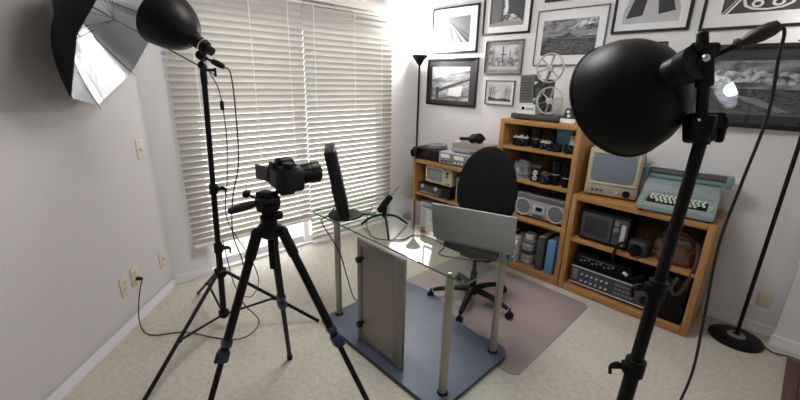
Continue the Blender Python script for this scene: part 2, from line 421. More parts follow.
def line(a, b, w, asp=1):
    dx, dy = b[0] - a[0], b[1] - a[1]; L = math.hypot(dx, dy) or 1; nx, ny = -dy / L * w / 2, dx / L * w / 2 * asp
    return [(a[0] - nx, a[1] - ny), (b[0] - nx, b[1] - ny), (b[0] + nx, b[1] + ny), (a[0] + nx, a[1] + ny)]
def art_tower(P):
    P(2, FULL)
    ap = (.30, .86); base = [(-.0, .22), (.0, 0), (.12, 0), (.2, 0), (.34, 0), (.42, 0), (.55, 0), (.62, 0), (.74, 0), (.82, 0), (.94, 0), (1, .08)]
    sh = [4, 2, 4, 1, 4, 0, 2, 4, 0, 3, 0]
    for i in range(11): P(sh[i], [ap, base[i], base[i + 1]])
    P(1, [ap, (1, .16), (1, .28)]); P(5, [(.0, .62), (.02, .66), (ap[0], ap[1] - .04), (ap[0], ap[1] - .09)])
def art_fall(P):
    P(8, FULL); P(2, rect(.06, .34, .1, 1)); P(11, [(.40, .3), (.55, .3), (.52, 1), (.43, 1)]); P(5, [(.45, .35), (.52, .35), (.50, 1), (.46, 1)])
    P(1, rect(.62, 1, .3, 1)); P(11, [(.40, .10), (.5, .26), (.66, .32), (.82, .24), (.95, .10), (.7, .05)]); P(3, [(0, 0), (1, 0), (1, .1), (.5, .14), (0, .08)])
def art_street(P):
    P(5, FULL); P(7, rect(0, 1, .5, 1)); P(10, rect(0, 1, .12, .5)); P(10, [(0, .3), (.22, .4), (.18, .9), (0, 1)]); P(10, [(.78, .4), (1, .3), (1, 1), (.86, .86)])
    P(1, rect(.46, .5, .3, .95)); P(1, rect(.38, .6, .60, .64)); P(2, rect(.14, .17, .2, .8)); P(4, rect(0, 1, 0, .14)); P(2, rect(.70, .73, .2, .8))
def art_diner(P):
    P(12, FULL); P(5, [(0, .62), (.45, .78), (1, .9), (1, 1), (0, 1)]); P(1, [(.12, .30), (.42, .44), (1, .66), (1, .60), (.45, .36), (.12, .2)])
    P(5, [(.45, .16), (.8, .12), (.84, .46), (.48, .36)]); P(1, [(.12, .02), (.2, .02), (.22, .4), (.12, .4)]); P(2, [(.2, 0), (1, .12), (1, .17), (.2, .06)]); P(3, rect(.86, .98, .25, .4))
def art_trees(P):
    P(7, FULL); P(8, [(0, 0), (1, 0), (1, .12), (.7, .2), (.4, .14), (0, .26)])
    for x, w, h in ((.08, .05, .8), (.2, .02, .9), (.3, .015, .6), (.78, .03, .95), (.72, .015, .6), (.9, .02, .75)):
        P(0, [(x, .05), (x + w, .05), (x + w * .6, h), (x + w * .3, h)])
        for k in range(5):
            y = .35 + .12 * k
            if y < h - .08:
                s_ = 1 if k % 2 else -1; P(1, line((x + w / 2, y), (x + w / 2 + s_ * .12, y + .16), .012))
def art_land(P):
    P(6, FULL); P(11, [(.45, .74), (.60, .68), (.80, .80), (.97, .86), (.97, 1), (.72, .93), (.58, .80)]); P(3, [(.0, .60), (.5, .63), (1, .70), (1, .62), (.5, .56), (.0, .54)])
    P(8, [(0, 0), (1, 0), (1, .50), (.86, .53), (.70, .50), (.60, .52), (.57, .58), (.52, .62), (.44, .61), (.39, .55), (.30, .50), (.16, .47), (0, .42)])
    P(9, [(.08, .05), (.98, .04), (.92, .34), (.5, .41), (.1, .33)]); P(3, [(.40, .47), (1, .46), (1, .475), (.45, .483)])
def art_road(P):
    P(4, FULL); P(5, [(0, .2), (.35, .9), (.3, 1), (0, 1)]); P(5, [(1, .2), (.65, .9), (.7, 1), (1, 1)])
    for k in range(6): P(3, line((.02, .2 + .12 * k), (.36, .55 + .09 * k), .006)); P(3, line((.98, .2 + .12 * k), (.64, .55 + .09 * k), .006))
    P(0, [(.40, 1), (.52, 1), (.36, .12), (.06, .08)]); P(0, [(.48, 1), (.60, 1), (.92, .16), (.64, .12)]); P(0, [(.38, 1), (.62, 1), (.60, .52), (.38, .52)])
    P(4, [(.44, .52), (.56, .52), (.645, .11), (.36, .11)]); P(5, [(.45, .78), (.56, .78), (.57, .70), (.44, .70)])
def art_66(P):
    P(1, FULL); P(2, rect(0, 1, .72, 1)); P(5, [(.03, 0), (.055, 0), (.36, .72), (.35, .72)]); P(4, [(.0, 0), (.015, 0), (.33, .72), (.325, .72)])
    def ring_(pts, w, c=(.57, .30)):
        for i in range(len(pts)):
            a = pts[i]; b = pts[(i + 1) % len(pts)]
            P(5, [a, b, (c[0] + (b[0] - c[0]) * w, c[1] + (b[1] - c[1]) * w), (c[0] + (a[0] - c[0]) * w, c[1] + (a[1] - c[1]) * w)])
    q = lambda L_: [(x - .20, y - .075) for x, y in L_]
    sh = q([(.57, .10), (.45, .12), (.38, .18), (.36, .27), (.39, .36), (.43, .42), (.42, .50), (.57, .46), (.72, .50), (.71, .42), (.75, .36), (.78, .27), (.76, .18), (.69, .12)])
    ring_(sh, .87, (.37, .225))
    for cx in (.285, .445):
        a6 = [(cx + .05 * math.cos(t), .135 + .062 * math.sin(t)) for t in [i * PI / 7 for i in range(14)]]
        ring_(a6, .50, (cx, .135)); P(5, [(cx - .05, .135), (cx - .028, .135), (cx + .0, .245), (cx + .03, .295), (cx + .03, .325), (cx - .012, .29)])
def art_sea(P):
    P(6, FULL); P(11, [(.0, .66), (.14, .84), (.30, .78), (.40, .86), (.52, .76), (.64, .80), (.80, .72), (1, .78), (1, .60), (0, .60)]); P(11, [(.55, .62), (1, .64), (1, .56), (.5, .56)])
    P(9, rect(0, 1, 0, .46)); P(0, rect(0, 1, .45, .475)); P(3, [(.30, .36), (.48, .30), (.72, .08), (.64, .06), (.36, .27)]); P(2, rect(0, 1, 0, .04))
def art_dark(P): P(6, FULL); P(8, rect(0, 1, 0, .4))
picture('framed photo of a fanned glass tower, upper left of the wall', -3.165, -2.545, 1.94, 2.40, .018, (.105, .105, .10, .10), art_tower)
picture('framed dark waterfall photo with white mat at top edge', -2.495, -1.975, 2.09, 2.56, .018, (.075, .075, .075, .07), art_fall)
picture('small framed street scene photo under the waterfall picture', -2.435, -2.015, 1.725, 2.04, .012, (.045, .045, .045, .045), art_street, FRG, cloudm('mat_grey_reflection', .12, .35, 20, (.3, 1, 6)))  # grey mat with the blinds' striped reflection put into its colour
picture('black framed photo with dark mat, left above the slide projector', -3.215, -2.51, 1.385, 1.89, .022, (.075, .10, .06, .09), art_diner, FRB, MATD)
picture('smallest framed photo of bare trees, left of the film projector', -2.395, -2.065, 1.435, 1.67, .008, (.035, .035, .035, .035), art_trees, FRT)
picture('large thin-framed landscape photo with wide white mat above film projector', -1.905, -1.305, 1.805, 2.26, .008, (.06, .07, .085, .085), art_land, FRT)
picture('black framed photo cut off by top edge, above the landscape picture', -1.86, -1.40, 2.325, 2.62, .02, (.06, .06, .06, .06), art_dark)
picture('black framed photo of a road between dark rails, above the large reflector', -1.27, -.76, 2.035, 2.62, .018, (.07, .07, .065, .07), art_road)
picture('small black framed photo mostly hidden behind the large reflector', -1.215, -.865, 1.66, 1.965, .012, (.05, .05, .05, .05), art_dark)
picture('framed road photo with a 66 route shield, top right', -.70, .10, 2.02, 2.55, .018, (.105, .08, .095, .07), art_66)
pano = picture('wide black framed seascape photo behind the lamp stand head', -.71, .12, 1.405, 1.925, .03, (.10, .06, .085, .10), art_sea, FRB, MATD)

[k for k in kids(pano) if k.name.startswith('glazing')][0].data.materials[0] = PGLASS2
pano.rotation_euler = (0, 0, .07); pano.location.y -= .031
# ------------------------------------------------------------------ floor lamps
def floor_lamp(x, y, z, label, bowl_r=.11, glow=True):
    r = thing('floor_lamp', label, 'floor lamp', (x, y, 0))
    MB().lathe([(.145, 0), (.15, .008), (.148, .02), (.13, .03), (.05, .034), (.03, .04), (.016, .05)], n=40).build('base', BLKG, r)
    MB().m(0).lathe([(.052, .0335), (.05, .04), (.018, .046)], n=30).build('base_collar', MGREY, r)
    MB().cyl((0, 0, .04), (0, 0, z), .0115, n=14).build('pole', POLE, r)
    MB().lathe([(.016, z - .02), (.03, z), (.05, z + .03), (bowl_r, z + .09), (bowl_r - .004, z + .092), (.045, z + .036), (.012, z + .01)], n=32, cap=False).build('lamp_bowl', BLKG, r)
    if glow: MB().sph((0, 0, z + .065), .028, n=12).build('bulb', GLOW, r)
    return r
floor_lamp(-3.20, 3.32, 1.83, 'slim black uplighter floor lamp in the corner behind the left bookcase', .10)
rl = floor_lamp(-.035, 3.265, 1.83, 'black floor lamp with round base right of the bookcases', .14)
MB().tube([(.13, .03, .02), (.19, .0, .006), (.26, .0, .018), (.36, .02, .02), (.42, .03, .10), (.37, .06, .26), (.45, .09, .33)], .0045).build('power_cord', CORDB, rl)

# ------------------------------------------------------------------ studio lamp heads and stands
def reflector_head(root, c, a, R, bs=1, neck=.14, bulb=BULB, dd=1.0, power=6, bell=False):
    """c = centre of the open rim, a = direction the lamp points"""
    c = Vector(c); a = Vector(a).normalized(); k = -a
    prof = [(R * 1.02, -.004), (R * 1.02, .004), (R, .006), (R * .985, .15 * R), (R * .93, .36 * R), (R * .83, .56 * R), (R * .69, .73 * R), (R * .52, .86 * R), (R * .36, .95 * R), (R * .23, 1.0 * R)]
    if bell: prof = prof[:3] + [(R * q, h * R) for q, h in ((.99, .1), (.96, .22), (.90, .38), (.81, .54), (.69, .70), (.55, .83), (.40, .93), (.27, 1.0))]
    prof = [(p[0], p[1] * (dd if p[1] > .01 else 1)) for p in prof]
    MB().lathe(prof, c, k, 56, cap=False).build('reflector_bowl', BLKG, root)
    inn = [(r_ * .975, h - .003 * (i > 2)) for i, (r_, h) in enumerate(prof)]
    inn[-1] = (.02, R * .96 * dd)
    MB().lathe(inn, c, k, 56, cap=False).build('reflector_lining', INTW, root)
    n0 = c + k * R * .97 * dd
    MB().lathe([(R * .235, -.01), (R * .235, neck * .25), (R * .225, neck * .3), (R * .225, neck * .92), (R * .21, neck), (.01, neck)], n0, k, 36).build('neck', BLK, root)
    MB().lathe([(R * .24, neck * .70), (R * .24, neck * .76)], n0, k, 36).build('neck_ring', CHROME, root)
    b = MB(); b.lathe([(.015, 0), (.02, .02), (.034 * bs, .05), (.036 * bs, .05 + .025 * bs), (.028 * bs, .05 + .05 * bs), (.012 * bs, .05 + .062 * bs), (0, .05 + .064 * bs)], n0 - k * .02, a, 20, cap=False)
    b.build('bulb', bulb, root)
    if power: ll = lamp('studio_light', 'SPOT', n0 + a * .115, power, (.92, .96, 1), .03); ll.rotation_euler = a.to_track_quat('-Z', 'Y').to_euler(); ll.data.spot_size = 2.6; ll.data.spot_blend = .4
    return n0 + k * neck
def stand_clamp(root, p, ax, r, side, knob=.035):
    p = Vector(p); ax = Vector(ax).normalized(); side = Vector(side).normalized()
    s = MB().lathe([(r * 1.0, -.03), (r * 1.35, -.028), (r * 1.35, .028), (r * 1.0, .03)], p, ax, 20)
    s.box(p + side * r * 1.2, (.03, .022, .035), .003, frame_to(ax, side))
    s.build('clamp', BLK, root)
    k = MB().cyl(p + side * r, p + side * (r + knob), .006, n=8)
    k.box(p + side * (r + knob), (.02, .012, .04), .004, frame_to(side))
    k.tube([p + side * (r + knob * .6), p + side * (r + knob) + Vector((0, 0, .012)), p + side * (r + knob + .02), p + side * (r + knob + .018) - Vector((0, 0, .03))], .006)
    k.build('knob', BLK, root)
def stand(root, foot, top, tips, r=.018, hub_z=.42, low_z=.12, clamps=(.45, .70), side=(1, 0, 0)):
    foot = Vector(foot); top = Vector(top); ax = (top - foot).normalized()
    at = lambda t: foot + (top - foot) * t
    L = (top - foot).length
    cs = [0] + list(clamps) + [1]
    rr = [r, r * .86, r * .74]
    for i in range(3): MB().cyl(at(max(0, cs[i] - .01)), at(cs[i + 1]), rr[i], n=20).build('column_tube', POLE, root)
    for i, cpos in enumerate(clamps): stand_clamp(root, at(cpos), ax, rr[i], side)
    up = at(hub_z / L); lo = at(low_z / L)
    MB().lathe([(r, -.03), (r * 1.9, -.022), (r * 1.9, .02), (r, .03)], up, ax, 20).build('upper_collar', BLK, root)
    MB().lathe([(r * .5, -.02), (r * 1.7, -.015), (r * 1.7, .018), (r, .022)], lo, ax, 20).build('lower_collar', BLK, root)
    for t in tips:
        t = Vector(t); dirh = Vector((t.x - up.x, t.y - up.y, 0)).normalized()
        a0 = up + dirh * r * 1.8; 
        lg = MB(); lg.tube([a0, t + Vector((0, 0, .012))], .0115, n=10, sm=0); lg.build('leg', POLE, root)
        MB().sph(t + Vector((0, 0, .013)), .0135, n=10).build('foot_cap', BLK, root)
        mid = a0.lerp(t, .50); 
        MB().tube([lo + dirh * r * 1.6, mid], .008, n=8, sm=0).build('brace', POLE, root)
        MB().sph(mid, .016, n=10).build('brace_joint', BLK, root)

# left stand with the smaller looking lamp
sl = thing('light_stand', 'black light stand by the left wall carrying reflector and umbrella', 'light stand', (-2.43, .71, 0)); sl.location = (0, 0, 0)
LF = Vector((-2.455, .722, .09)); LT = Vector((-2.252, .715, 1.642))
stand(sl, LF, LT, [(-2.10, 1.23, 0), (-3.04, .73, 0), (-1.97, .09, 0)], .0195, .36, .03, (.345, .60), (.7, .7, 0))
LJ_ = LT + _r * -.012 + _u * .115
hd = MB(); hd.cyl(LT - Vector((0, 0, .03)), LT + Vector((0, 0, .03)), .017, n=14); hd.box(LT + Vector((.0, .0, .035)), (.028, .028, .04), .006)
hd.cyl(LT + Vector((.0, .0, .04)), LJ_, .009, n=12); hd.disc(LT + Vector((0, 0, .06)), _f, .019, .03); hd.build('swivel', BLK, sl)
hk = MB(); hk.cyl(LT + Vector((0, 0, .04)), LT + Vector((.045, .045, .04)), .007, n=8); hk.box(LT + Vector((.045, .045, .03)), (.012, .012, .045), .004); hk.build('knob', BLK, sl)
FX = lambda r_, u_, f_: _r * r_ + _u * u_ + _f * f_
lh = thing('studio_lamp', 'black bowl reflector lamp at top left pointing into the umbrella', 'studio lamp', (0, 0, 0))
LA = FX(-.80, .57, .02)
LRc = Vector((0, 0, 1.66)) + FX((163 - 400) / 387.6 * 1.97, (200 - 17) / 387.6 * 1.97, 1.97)
tail = reflector_head(lh, LRc, LA, .146, neck=.085, dd=1.35, power=1.3, bell=True)
LAn = LA.normalized()
LJ = LT + FX(-.012, .115, 0)
g = MB(); g.cyl(tail + LAn * .03, tail - LAn * .035, .022, n=16); g.cyl(tail - LAn * .01, LJ, .012, n=12); g.disc(LJ, _f, .024, .04); g.build('bracket', BLK, lh)
hdir = FX(.88, -.44, -.1).normalized(); h0 = LJ
g = MB(); g.cyl(h0, h0 + hdir * .07, .0065, n=10); g.lathe([(.007, .06), (.015, .07), (.017, .10), (.013, .135), (.006, .14)], h0, hdir, 14); g.build('handle', BLK, lh)
e = h0 + hdir * .135
MB().tube([e, e + Vector((.02, .025, -.03)), e + Vector((.025, .03, -.2)), e + Vector((.02, .02, -.5)), e + Vector((-.02, -.02, -.72)), e + Vector((-.05, -.03, -.95)), e + Vector((-.02, .0, -1.15)), e + Vector((-.06, -.02, -1.4)), e + Vector((-.07, .08, -1.60)), (-2.20, .80, .06), (-2.28, .72, .008), (-2.40, .62, .007), (-2.58, .50, .007), (-2.68, .34, .007), (-2.79, .30, .009), (-2.84, .30, .10), (-2.90, .34, .24), (-2.93, .37, .305)], .0038, 6).build('power_cord', CORDB, lh)
pw = on_left(-2.965, .345)
MB().lathe([(.008, .05), (.013, .04), (.014, .012)], (pw.x, pw.y, .305), (LN.x, LN.y, 0), 12).build('plug', CORDB, lh)
k0 = LT + Vector((.02, .04, -.05))
MB().tube([LT + Vector((0, .03, .03)), k0 + Vector((.01, .02, -.02)), k0 + Vector((.015, .03, -.25)), k0 + Vector((-.02, .02, -.5)), k0 + Vector((-.04, .0, -.75)), k0 + Vector((.05, .08, -1.0)), k0 + Vector((.09, .1, -1.15)), k0 + Vector((.03, .06, -1.27)), k0 + Vector((-.04, .0, -1.2)), k0 + Vector((-.1, -.02, -.9))], .003, 6).build('loose_cord', CORDB, lh)
MB().box(k0 + Vector((.012, .025, -.09)), (.018, .018, .05), .005).build('cord_switch', BLK, lh)

# umbrella
uc = Vector((-2.608, .478, 1.893)); ua = Vector((.383, .773, -.506)).normalized(); uh = ua.cross(Vector((0, 0, 1))).normalized(); uk = uh.cross(ua)
ub = thing('reflective_umbrella', 'open black photo umbrella with silver lining at top left', 'umbrella', (0, 0, 0))
UR = .49; UD = .27
def upt(ang, t, off=0):
    rr_ = UR * t; dep = UD * (1 - t ** 2.2)
    return uc + (uh * math.cos(ang) + uk * math.sin(ang)) * rr_ - ua * (dep + off)
def canopy(off):
    vs, fs = [], []; NA = 8; SUB = 6; NR = 10
    for j in range(NR + 1):
        t = j / NR
        for i in range(NA):
            for s_ in range(SUB):
                f_ = s_ / SUB; a0 = 6.078 + i * PI / 4; p = upt(a0, t, off).lerp(upt(a0 + PI / 4, t, off), f_)
                vs.append(p - ua * (.035 * math.sin(PI * f_) * t * (1 - t) * -1.2))
    N = NA * SUB
    for j in range(NR):
        for k in range(N): fs.append((j * N + k, j * N + (k + 1) % N, (j + 1) * N + (k + 1) % N, (j + 1) * N + k))
    return MB()._add(vs, fs)
canopy(.0).build('silver_lining', USIL, ub); canopy(.004).build('canopy', UBLK, ub)
for i in range(8):
    a0 = 6.078 + i * PI / 4
    MB().tube([upt(a0, t, -.006) for t in (.03, .3, .6, .85, 1.0)] + [upt(a0, 1.03, 0)], .0022, 6, 4).build('rib', RIB, ub)
    MB().tube([upt(a0, .48, -.006), uc - ua * .06], .0018, 6, 0).build('stretcher', RIB, ub)
uend = uc + ua * .47
MB().tube([uc - ua * (UD + .03), uend], .0042, 8, 0).build('shaft', pbr('umbrella_shaft', (.12, .12, .12), .35, .8), ub)

# right foreground stand and lamp
sr = thing('light_stand', 'thick black light stand in the right foreground', 'light stand', (0, 0, 0))
RT = Vector((0, 0, 1.66)) + FX((701 - 400) / 387.6 * 1.12, (200 - 140) / 387.6 * 1.12, 1.12)
RB = Vector((0, 0, 1.66)) + FX((629 - 400) / 387.6 * 1.33, (200 - 385) / 387.6 * 1.33, 1.33)
rax = (RB - RT).normalized(); RF = RT + rax * ((RT.z - .1) / -rax.z)
stand(sr, RF, RT, [(RF.x + .38, RF.y + .35, 0), (RF.x - .42, RF.y + .12, 0) if False else (RF.x - .15, RF.y - .50, 0), (RF.x - .1, RF.y + .05, 0) if False else (RF.x + .35, RF.y - .35, 0)], .0235, .42, .03, (.46, .665), (-.7, -.7, 0))
rh = thing('studio_lamp', 'large black bowl reflector lamp at upper right foreground', 'studio lamp', (0, 0, 0))
RA = FX(-.20, -.13, .965)
RRc = Vector((0, 0, 1.66)) + FX((622 - 400) / 387.6 * 1.24, (200 - 100) / 387.6 * 1.24, 1.24)
tail = reflector_head(rh, RRc, RA, .183, neck=.065, dd=1.0, power=0, bulb=BULB2, bs=2)
RAn = RA.normalized()
J = tail + FX(.03, -.005, -.0)
sw = MB(); sw.cyl(RT - Vector((0, 0, .01)), RT + Vector((0, 0, .035)), .0235, n=18); sw.box(RT + Vector((0, 0, .045)), (.05, .05, .055), .008)
sw.cyl(RT + FX(-.035, .045, 0), RT + FX(.055, .045, 0), .012, n=12); sw.box(RT + FX(.06, .03, 0), (.022, .022, .075), .007); sw.box(RT + FX(.055, .065, 0), (.03, .03, .03), .007)
sw.box(RT + FX(-.005, .035, .0), (.075, .05, .085), .012, frame_to(_u, _f)); sw.box(RT + FX(.045, .05, 0), (.06, .03, .04), .01, frame_to(_u, _f)); sw.cyl(RT + FX(0, .05, 0), J - FX(0, .03, 0), .015, n=14); sw.build('swivel', BLK, sr)
MB().sph(RT + FX(-.022, .055, -.02), .009, n=10).build('screw', CHROME, sr)
g = MB(); g.box(J - FX(0, .0, 0), (.034, .034, .11), .008, frame_to(_u, _f)); g.cyl(J + FX(-.03, .045, 0), J + FX(.03, .045, 0), .016, n=14); g.disc(J + FX(-.005, .07, -.0), _u, .014, .03)
g.cyl(tail + RAn * .02, tail - RAn * .012, .046, n=26); g.cyl(J, tail, .018, n=12); g.build('bracket', BLK, rh)
MB().sph(tail - RAn * .01 + FX(.0, .0, -.03), .010, n=10).build('screw', CHROME, rh)
hd_s = Vector((0, 0, 1.66)) + FX((704 - 400) / 387.6 * 1.13, (200 - 60) / 387.6 * 1.13, 1.13); hd_e = Vector((0, 0, 1.66)) + FX((780 - 400) / 387.6 * 1.03, (200 - 25) / 387.6 * 1.03, 1.03)
hv = (hd_e - hd_s); hL = hv.length
MB().lathe([(.0085, 0), (.0085, hL * .46)], hd_s, hv, 12).build('tilt_rod', BLK, rh)
MB().lathe([(.012, hL * .42), (.017, hL * .44), (.017, hL * .50), (.012, hL * .52), (.013, hL * .55), (.0185, hL * .64), (.021, hL * .76), (.020, hL * .9), (.015, hL * .99), (.006, hL * 1.01)], hd_s, hv, 20).build('handle', pbr('handle_brown_black', (.035, .026, .024), .5), rh)
def px3(x, y, d): return Vector((0, 0, 1.66)) + FX((x - 400) / 387.6 * d, (200 - y) / 387.6 * d, d)
hang = [hd_e, hd_e + FX(.012, -.02, 0)]
xy = hd_e + FX(.016, -.08, .02)
for dz, ox, oy in ((0, 0, 0), (-.15, .012, .01), (-.35, .0, .0), (-.55, -.01, -.012), (-.8, .004, 0), (-1.05, .015, .018), (-1.3, -.005, .0), (-1.55, .0, .01), (-1.66, .03, .0)):
    hang.append(Vector((xy.x + ox, xy.y + oy, xy.z + dz)))
zl = hang[-1].z
hang += [Vector((xy.x + .05, xy.y - .05, .006)), Vector((xy.x + .3, xy.y - .2, .006))]
MB().tube(hang, .0045, 8).build('power_cord', CORDB, rh)

# ------------------------------------------------------------------ tripod and camera
tp = thing('camera_tripod', 'black tripod with blue clamps carrying the camera', 'tripod', (-1.48, .66, 0)); tx, ty = -1.48, .66
L0 = lambda x, y, z: Vector((x - tx, y - ty, z))
MB().cyl((0, 0, .86), (0, 0, 1.12), .014, n=16).build('centre_column', POLE, tp)
MB().lathe([(.02, 1.0), (.04, 1.012), (.05, 1.035), (.05, 1.055), (.034, 1.075), (.02, 1.08)], n=20).build('shoulder', BLK, tp)
for t in ((-1.52, .23, 0), (-1.10, .98, 0), (-1.885, .90, 0)):
    t = L0(*t); dh = Vector((t.x, t.y, 0)).normalized(); a0 = dh * .055 + Vector((0, 0, 1.035)); d1 = (t - a0); 
    lg = MB(); lg.sph(a0, .025, n=12); lg.tube([a0, a0 + d1 * .10], .023, 12, 0); lg.tube([a0 + d1 * .08, a0 + d1 * .50], .0185, 14, 0); lg.tube([a0 + d1 * .46, a0 + d1 * .975], .013, 12, 0)
    lo = lg.build('leg', POLE, tp)
    ck = MB(); fx = frame_to(d1)
    ck.box(a0 + d1 * .50, (.044, .044, .055), .009, fx); ck.box(a0 + d1 * .445, (.04, .04, .035), .008, fx); ck.box(a0 + d1 * .50 + dh * .022, (.02, .016, .05), .005, fx)
    ck.build('leg_clamp', BLUEK, lo)
    MB().lathe([(.012, 0), (.017, .01), (.017, .04), (.011, .045)], a0 + d1 * .955, d1, 12).build('rubber_foot', BLK, lo)
hz = MB(); hz.lathe([(.018, 1.07), (.034, 1.075), (.036, 1.10), (.028, 1.108), (.03, 1.125), (.046, 1.13), (.05, 1.155), (.036, 1.165)], n=20)
hz.box((0, 0, 1.165), (.075, .085, .045), .01); hz.box((.0, 0, 1.195), (.075, .055, .022), .005, (0, 0, .4)); hz.build('pan_head', BLK, tp)
kk = MB(); 
for p0, p1, rr_ in (((0, 0, 1.155), FX(-.085, .04, -.01) + Vector((0, 0, 1.155)), .0055), ((0, 0, 1.1), FX(.05, .005, -.03) + Vector((0, 0, 1.1)), .0055)):
    kk.cyl(p0, p1, rr_, n=8); kk.lathe([(.012, -.012), (.018, -.008), (.018, .008), (.012, .012)], p1, Vector(p1) - Vector(p0), 10)
kk.build('knob', BLK, tp)
ps = Vector((0, 0, 1.172)); pe = FX(-.185, -.06, -.03) + ps; pm = ps.lerp(pe, .24)
MB().cyl(ps, pm, .006, n=10).build('pan_bar', POLE, tp)
MB().lathe([(.008, 0), (.013, .008), (.0165, .03), (.0165, .085), (.014, .108), (.006, .114)], pm, pe - pm, 16).build('pan_handle', pbr('foam_grip', (.02, .018, .02), .85), tp)

dc = thing('camera', 'black digital camera with flip-out screen and zoom lens on tripod', 'camera', (-1.440, .715, 1.206), math.radians(-1)); dc.scale = (1.1, 1.1, 1.1)
b = MB(); b.box((0, 0, .058), (.125, .065, .09), .014, seg=3); b.box((.045, .015, .05), (.04, .085, .085), .014, seg=3); b.build('body', pbr('camera_body', (.009, .009, .010), .6, spec=.25), dc)
b = MB(); b.box((-.005, .012, .110), (.06, .07, .035), .01, seg=3, taper=(.75, .8)); b.box((-.005, -.035, .105), (.036, .016, .022), .005); b.build('viewfinder_hump', BLK, dc)
b = MB(); b.lathe([(.020, .102), (.020, .116), (.017, .118)], (.048, 0, 0), (0, 0, 1), 18); b.build('mode_dial', BLK, dc)
MB().lathe([(.009, .10), (.009, .112)], (.05, .035, 0), (0, 0, 1), 14).build('shutter_button', SILV, dc)
l = MB(); l.lathe([(.036, 0), (.039, .01), (.039, .03), (.036, .032), (.036, .08), (.039, .082), (.041, .09), (.041, .118), (.038, .12), (.034, .121), (.032, .11)], (-.005, .03, .055), (0, 1, 0), 36, cap=False)
lens = l.build('zoom_lens', BLK, dc)
MB().lathe([(0, 0), (.033, 0)], (-.005, .14, .055), (0, 1, 0), 30, cap=False).build('front_glass', pbr('lens_glass', (.01, .012, .02), .05), lens)
g_ = MB()
for k in range(26):
    a = 2 * PI * k / 26; g_.box((-.005 + .0365 * math.cos(a), .085, .055 + .0365 * math.sin(a)), (.0035, .034, .0035), 0, (0, -a, 0))
g_.build('zoom_ring', BLKM, lens)
MB().box((-.084, -.042, .062), (.080, .010, .058), .004, (0, 0, .18)).build('flip_screen', pbr('screen_back', (.05, .048, .05), .5), dc)
MB().m(0).b2(-.05, .02, -.0345, -.032, .025, .085, .002).build('screen_well', DGREY, dc)
MB().b2(-.03, .03, -.02, .03, -.008, .014, .003).build('quick_release_plate', BLK, dc)

# ------------------------------------------------------------------ desk
dk = thing('glass_desk', 'glass-topped desk with metal legs and dark blue base in the centre', 'desk', (-1.6, 1.6, 0)); D0 = (-1.6, 1.6)
def outline(pts, rad_idx=None): return smooth_path(pts, 5)
def dl(p): return (p[0] - D0[0], p[1] - D0[1])
back = [(-2.25, 2.07), (-2.0, 2.09), (-1.75, 2.08), (-1.50, 1.99), (-1.33, 1.93), (-1.15, 1.93), (-1.03, 1.90), (-.965, 1.84), (-.945, 1.77)]
gp = [(-2.27, 1.335), (-.955, 1.335), (-.94, 1.35)] + [(q.x, q.y) for q in reversed(smooth_path([(*b_, 0) for b_ in back], 4))] + [(-2.285, 2.04), (-2.285, 1.35)]
g = MB(); poly = [dl(p) for p in gp]; n = len(poly)
vs = [(x, y, z) for z in (.750, .760) for x, y in poly]
g.m(0)._add(vs, [tuple(range(n - 1, -1, -1)), tuple(range(n, 2 * n))]); g.m(1)._add(vs, [(i, (i + 1) % n, n + (i + 1) % n, n + i) for i in range(n)])
bmesh.ops.remove_doubles(g.bm, verts=g.bm.verts[:], dist=1e-5); g.build('glass_top', [TGLASS, TEDGE], dk, smooth=False)
bb = [(-2.05, 2.07), (-1.85, 2.10), (-1.68, 2.07), (-1.50, 2.0), (-1.38, 1.955), (-1.22, 1.935), (-1.08, 1.955), (-1.01, 1.92), (-.985, 1.86), (-.985, 1.76)]
bp_ = [(-2.07, 1.245), (-1.0, 1.245), (-.985, 1.26)] + [(q.x, q.y) for q in reversed(smooth_path([(*b_, 0) for b_ in bb], 4))] + [(-2.085, 2.05), (-2.085, 1.26)]
poly = [dl(p) for p in bp_]; n = len(poly); vs = [(x, y, z) for z in (.010, .034) for x, y in poly]
g = MB(); g.m(0)._add(vs, [tuple(range(n - 1, -1, -1)), tuple(range(n, 2 * n))]); g.m(1)._add(vs, [(i, (i + 1) % n, n + (i + 1) % n, n + i) for i in range(n)])
bmesh.ops.remove_doubles(g.bm, verts=g.bm.verts[:], dist=1e-5); g.build('base_board', [DESKB, DESKE], dk, smooth=False)
for x, y in ((-2.04, 1.375), (-1.055, 1.365), (-1.065, 1.86)):
    a, c_ = dl((x, y)); top = (a if x > -2 else a - .0, c_)
    lg = MB().cyl((a, c_, .038), (top[0], top[1], .7495), .022, n=22).build('leg', DESKM, dk)
    MB().lathe([(.03, .034), (.03, .04), (.024, .045)], (a, c_, 0), (0, 0, 1), 22).build('leg_collar', BLK, lg)
    MB().lathe([(.016, 0), (.016, .004), (.006, .006)], (top[0], top[1], .760), (0, 0, 1), 18).build('leg_stud', CHROME, lg)
for y in (1.40, 1.97):
    a, c_ = dl((-2.04, y)); 
MB().b2(-.44 + .0, .535, dl((0, 1.85))[1], dl((0, 1.875))[1], .70, .735, .003).build('cross_rail', DESKM, dk) if False else None
pn = MB(); x0, x1 = dl((-1.735, 0))[0], dl((-1.325, 0))[0]; yy = dl((0, 1.31))[1]
for a in ((x0, x0 + .035, .036, .745), (x1 - .075, x1, .036, .745), (x0 + .035, x1 - .075, .036, .08), (x0 + .035, x1 - .075, .70, .745)): pn.b2(a[0], a[1], yy, yy + .022, a[2], a[3], .002)
pc = pn.build('side_panel', pbr('panel_frame', (.24, .225, .205), .4, .5), dk)
pn = MB()
pn.b2(x0 + .033, x1 - .073, yy + .008, yy + .012, .078, .702); pn.build('mesh_sheet', MESHP, pc, smooth=False)
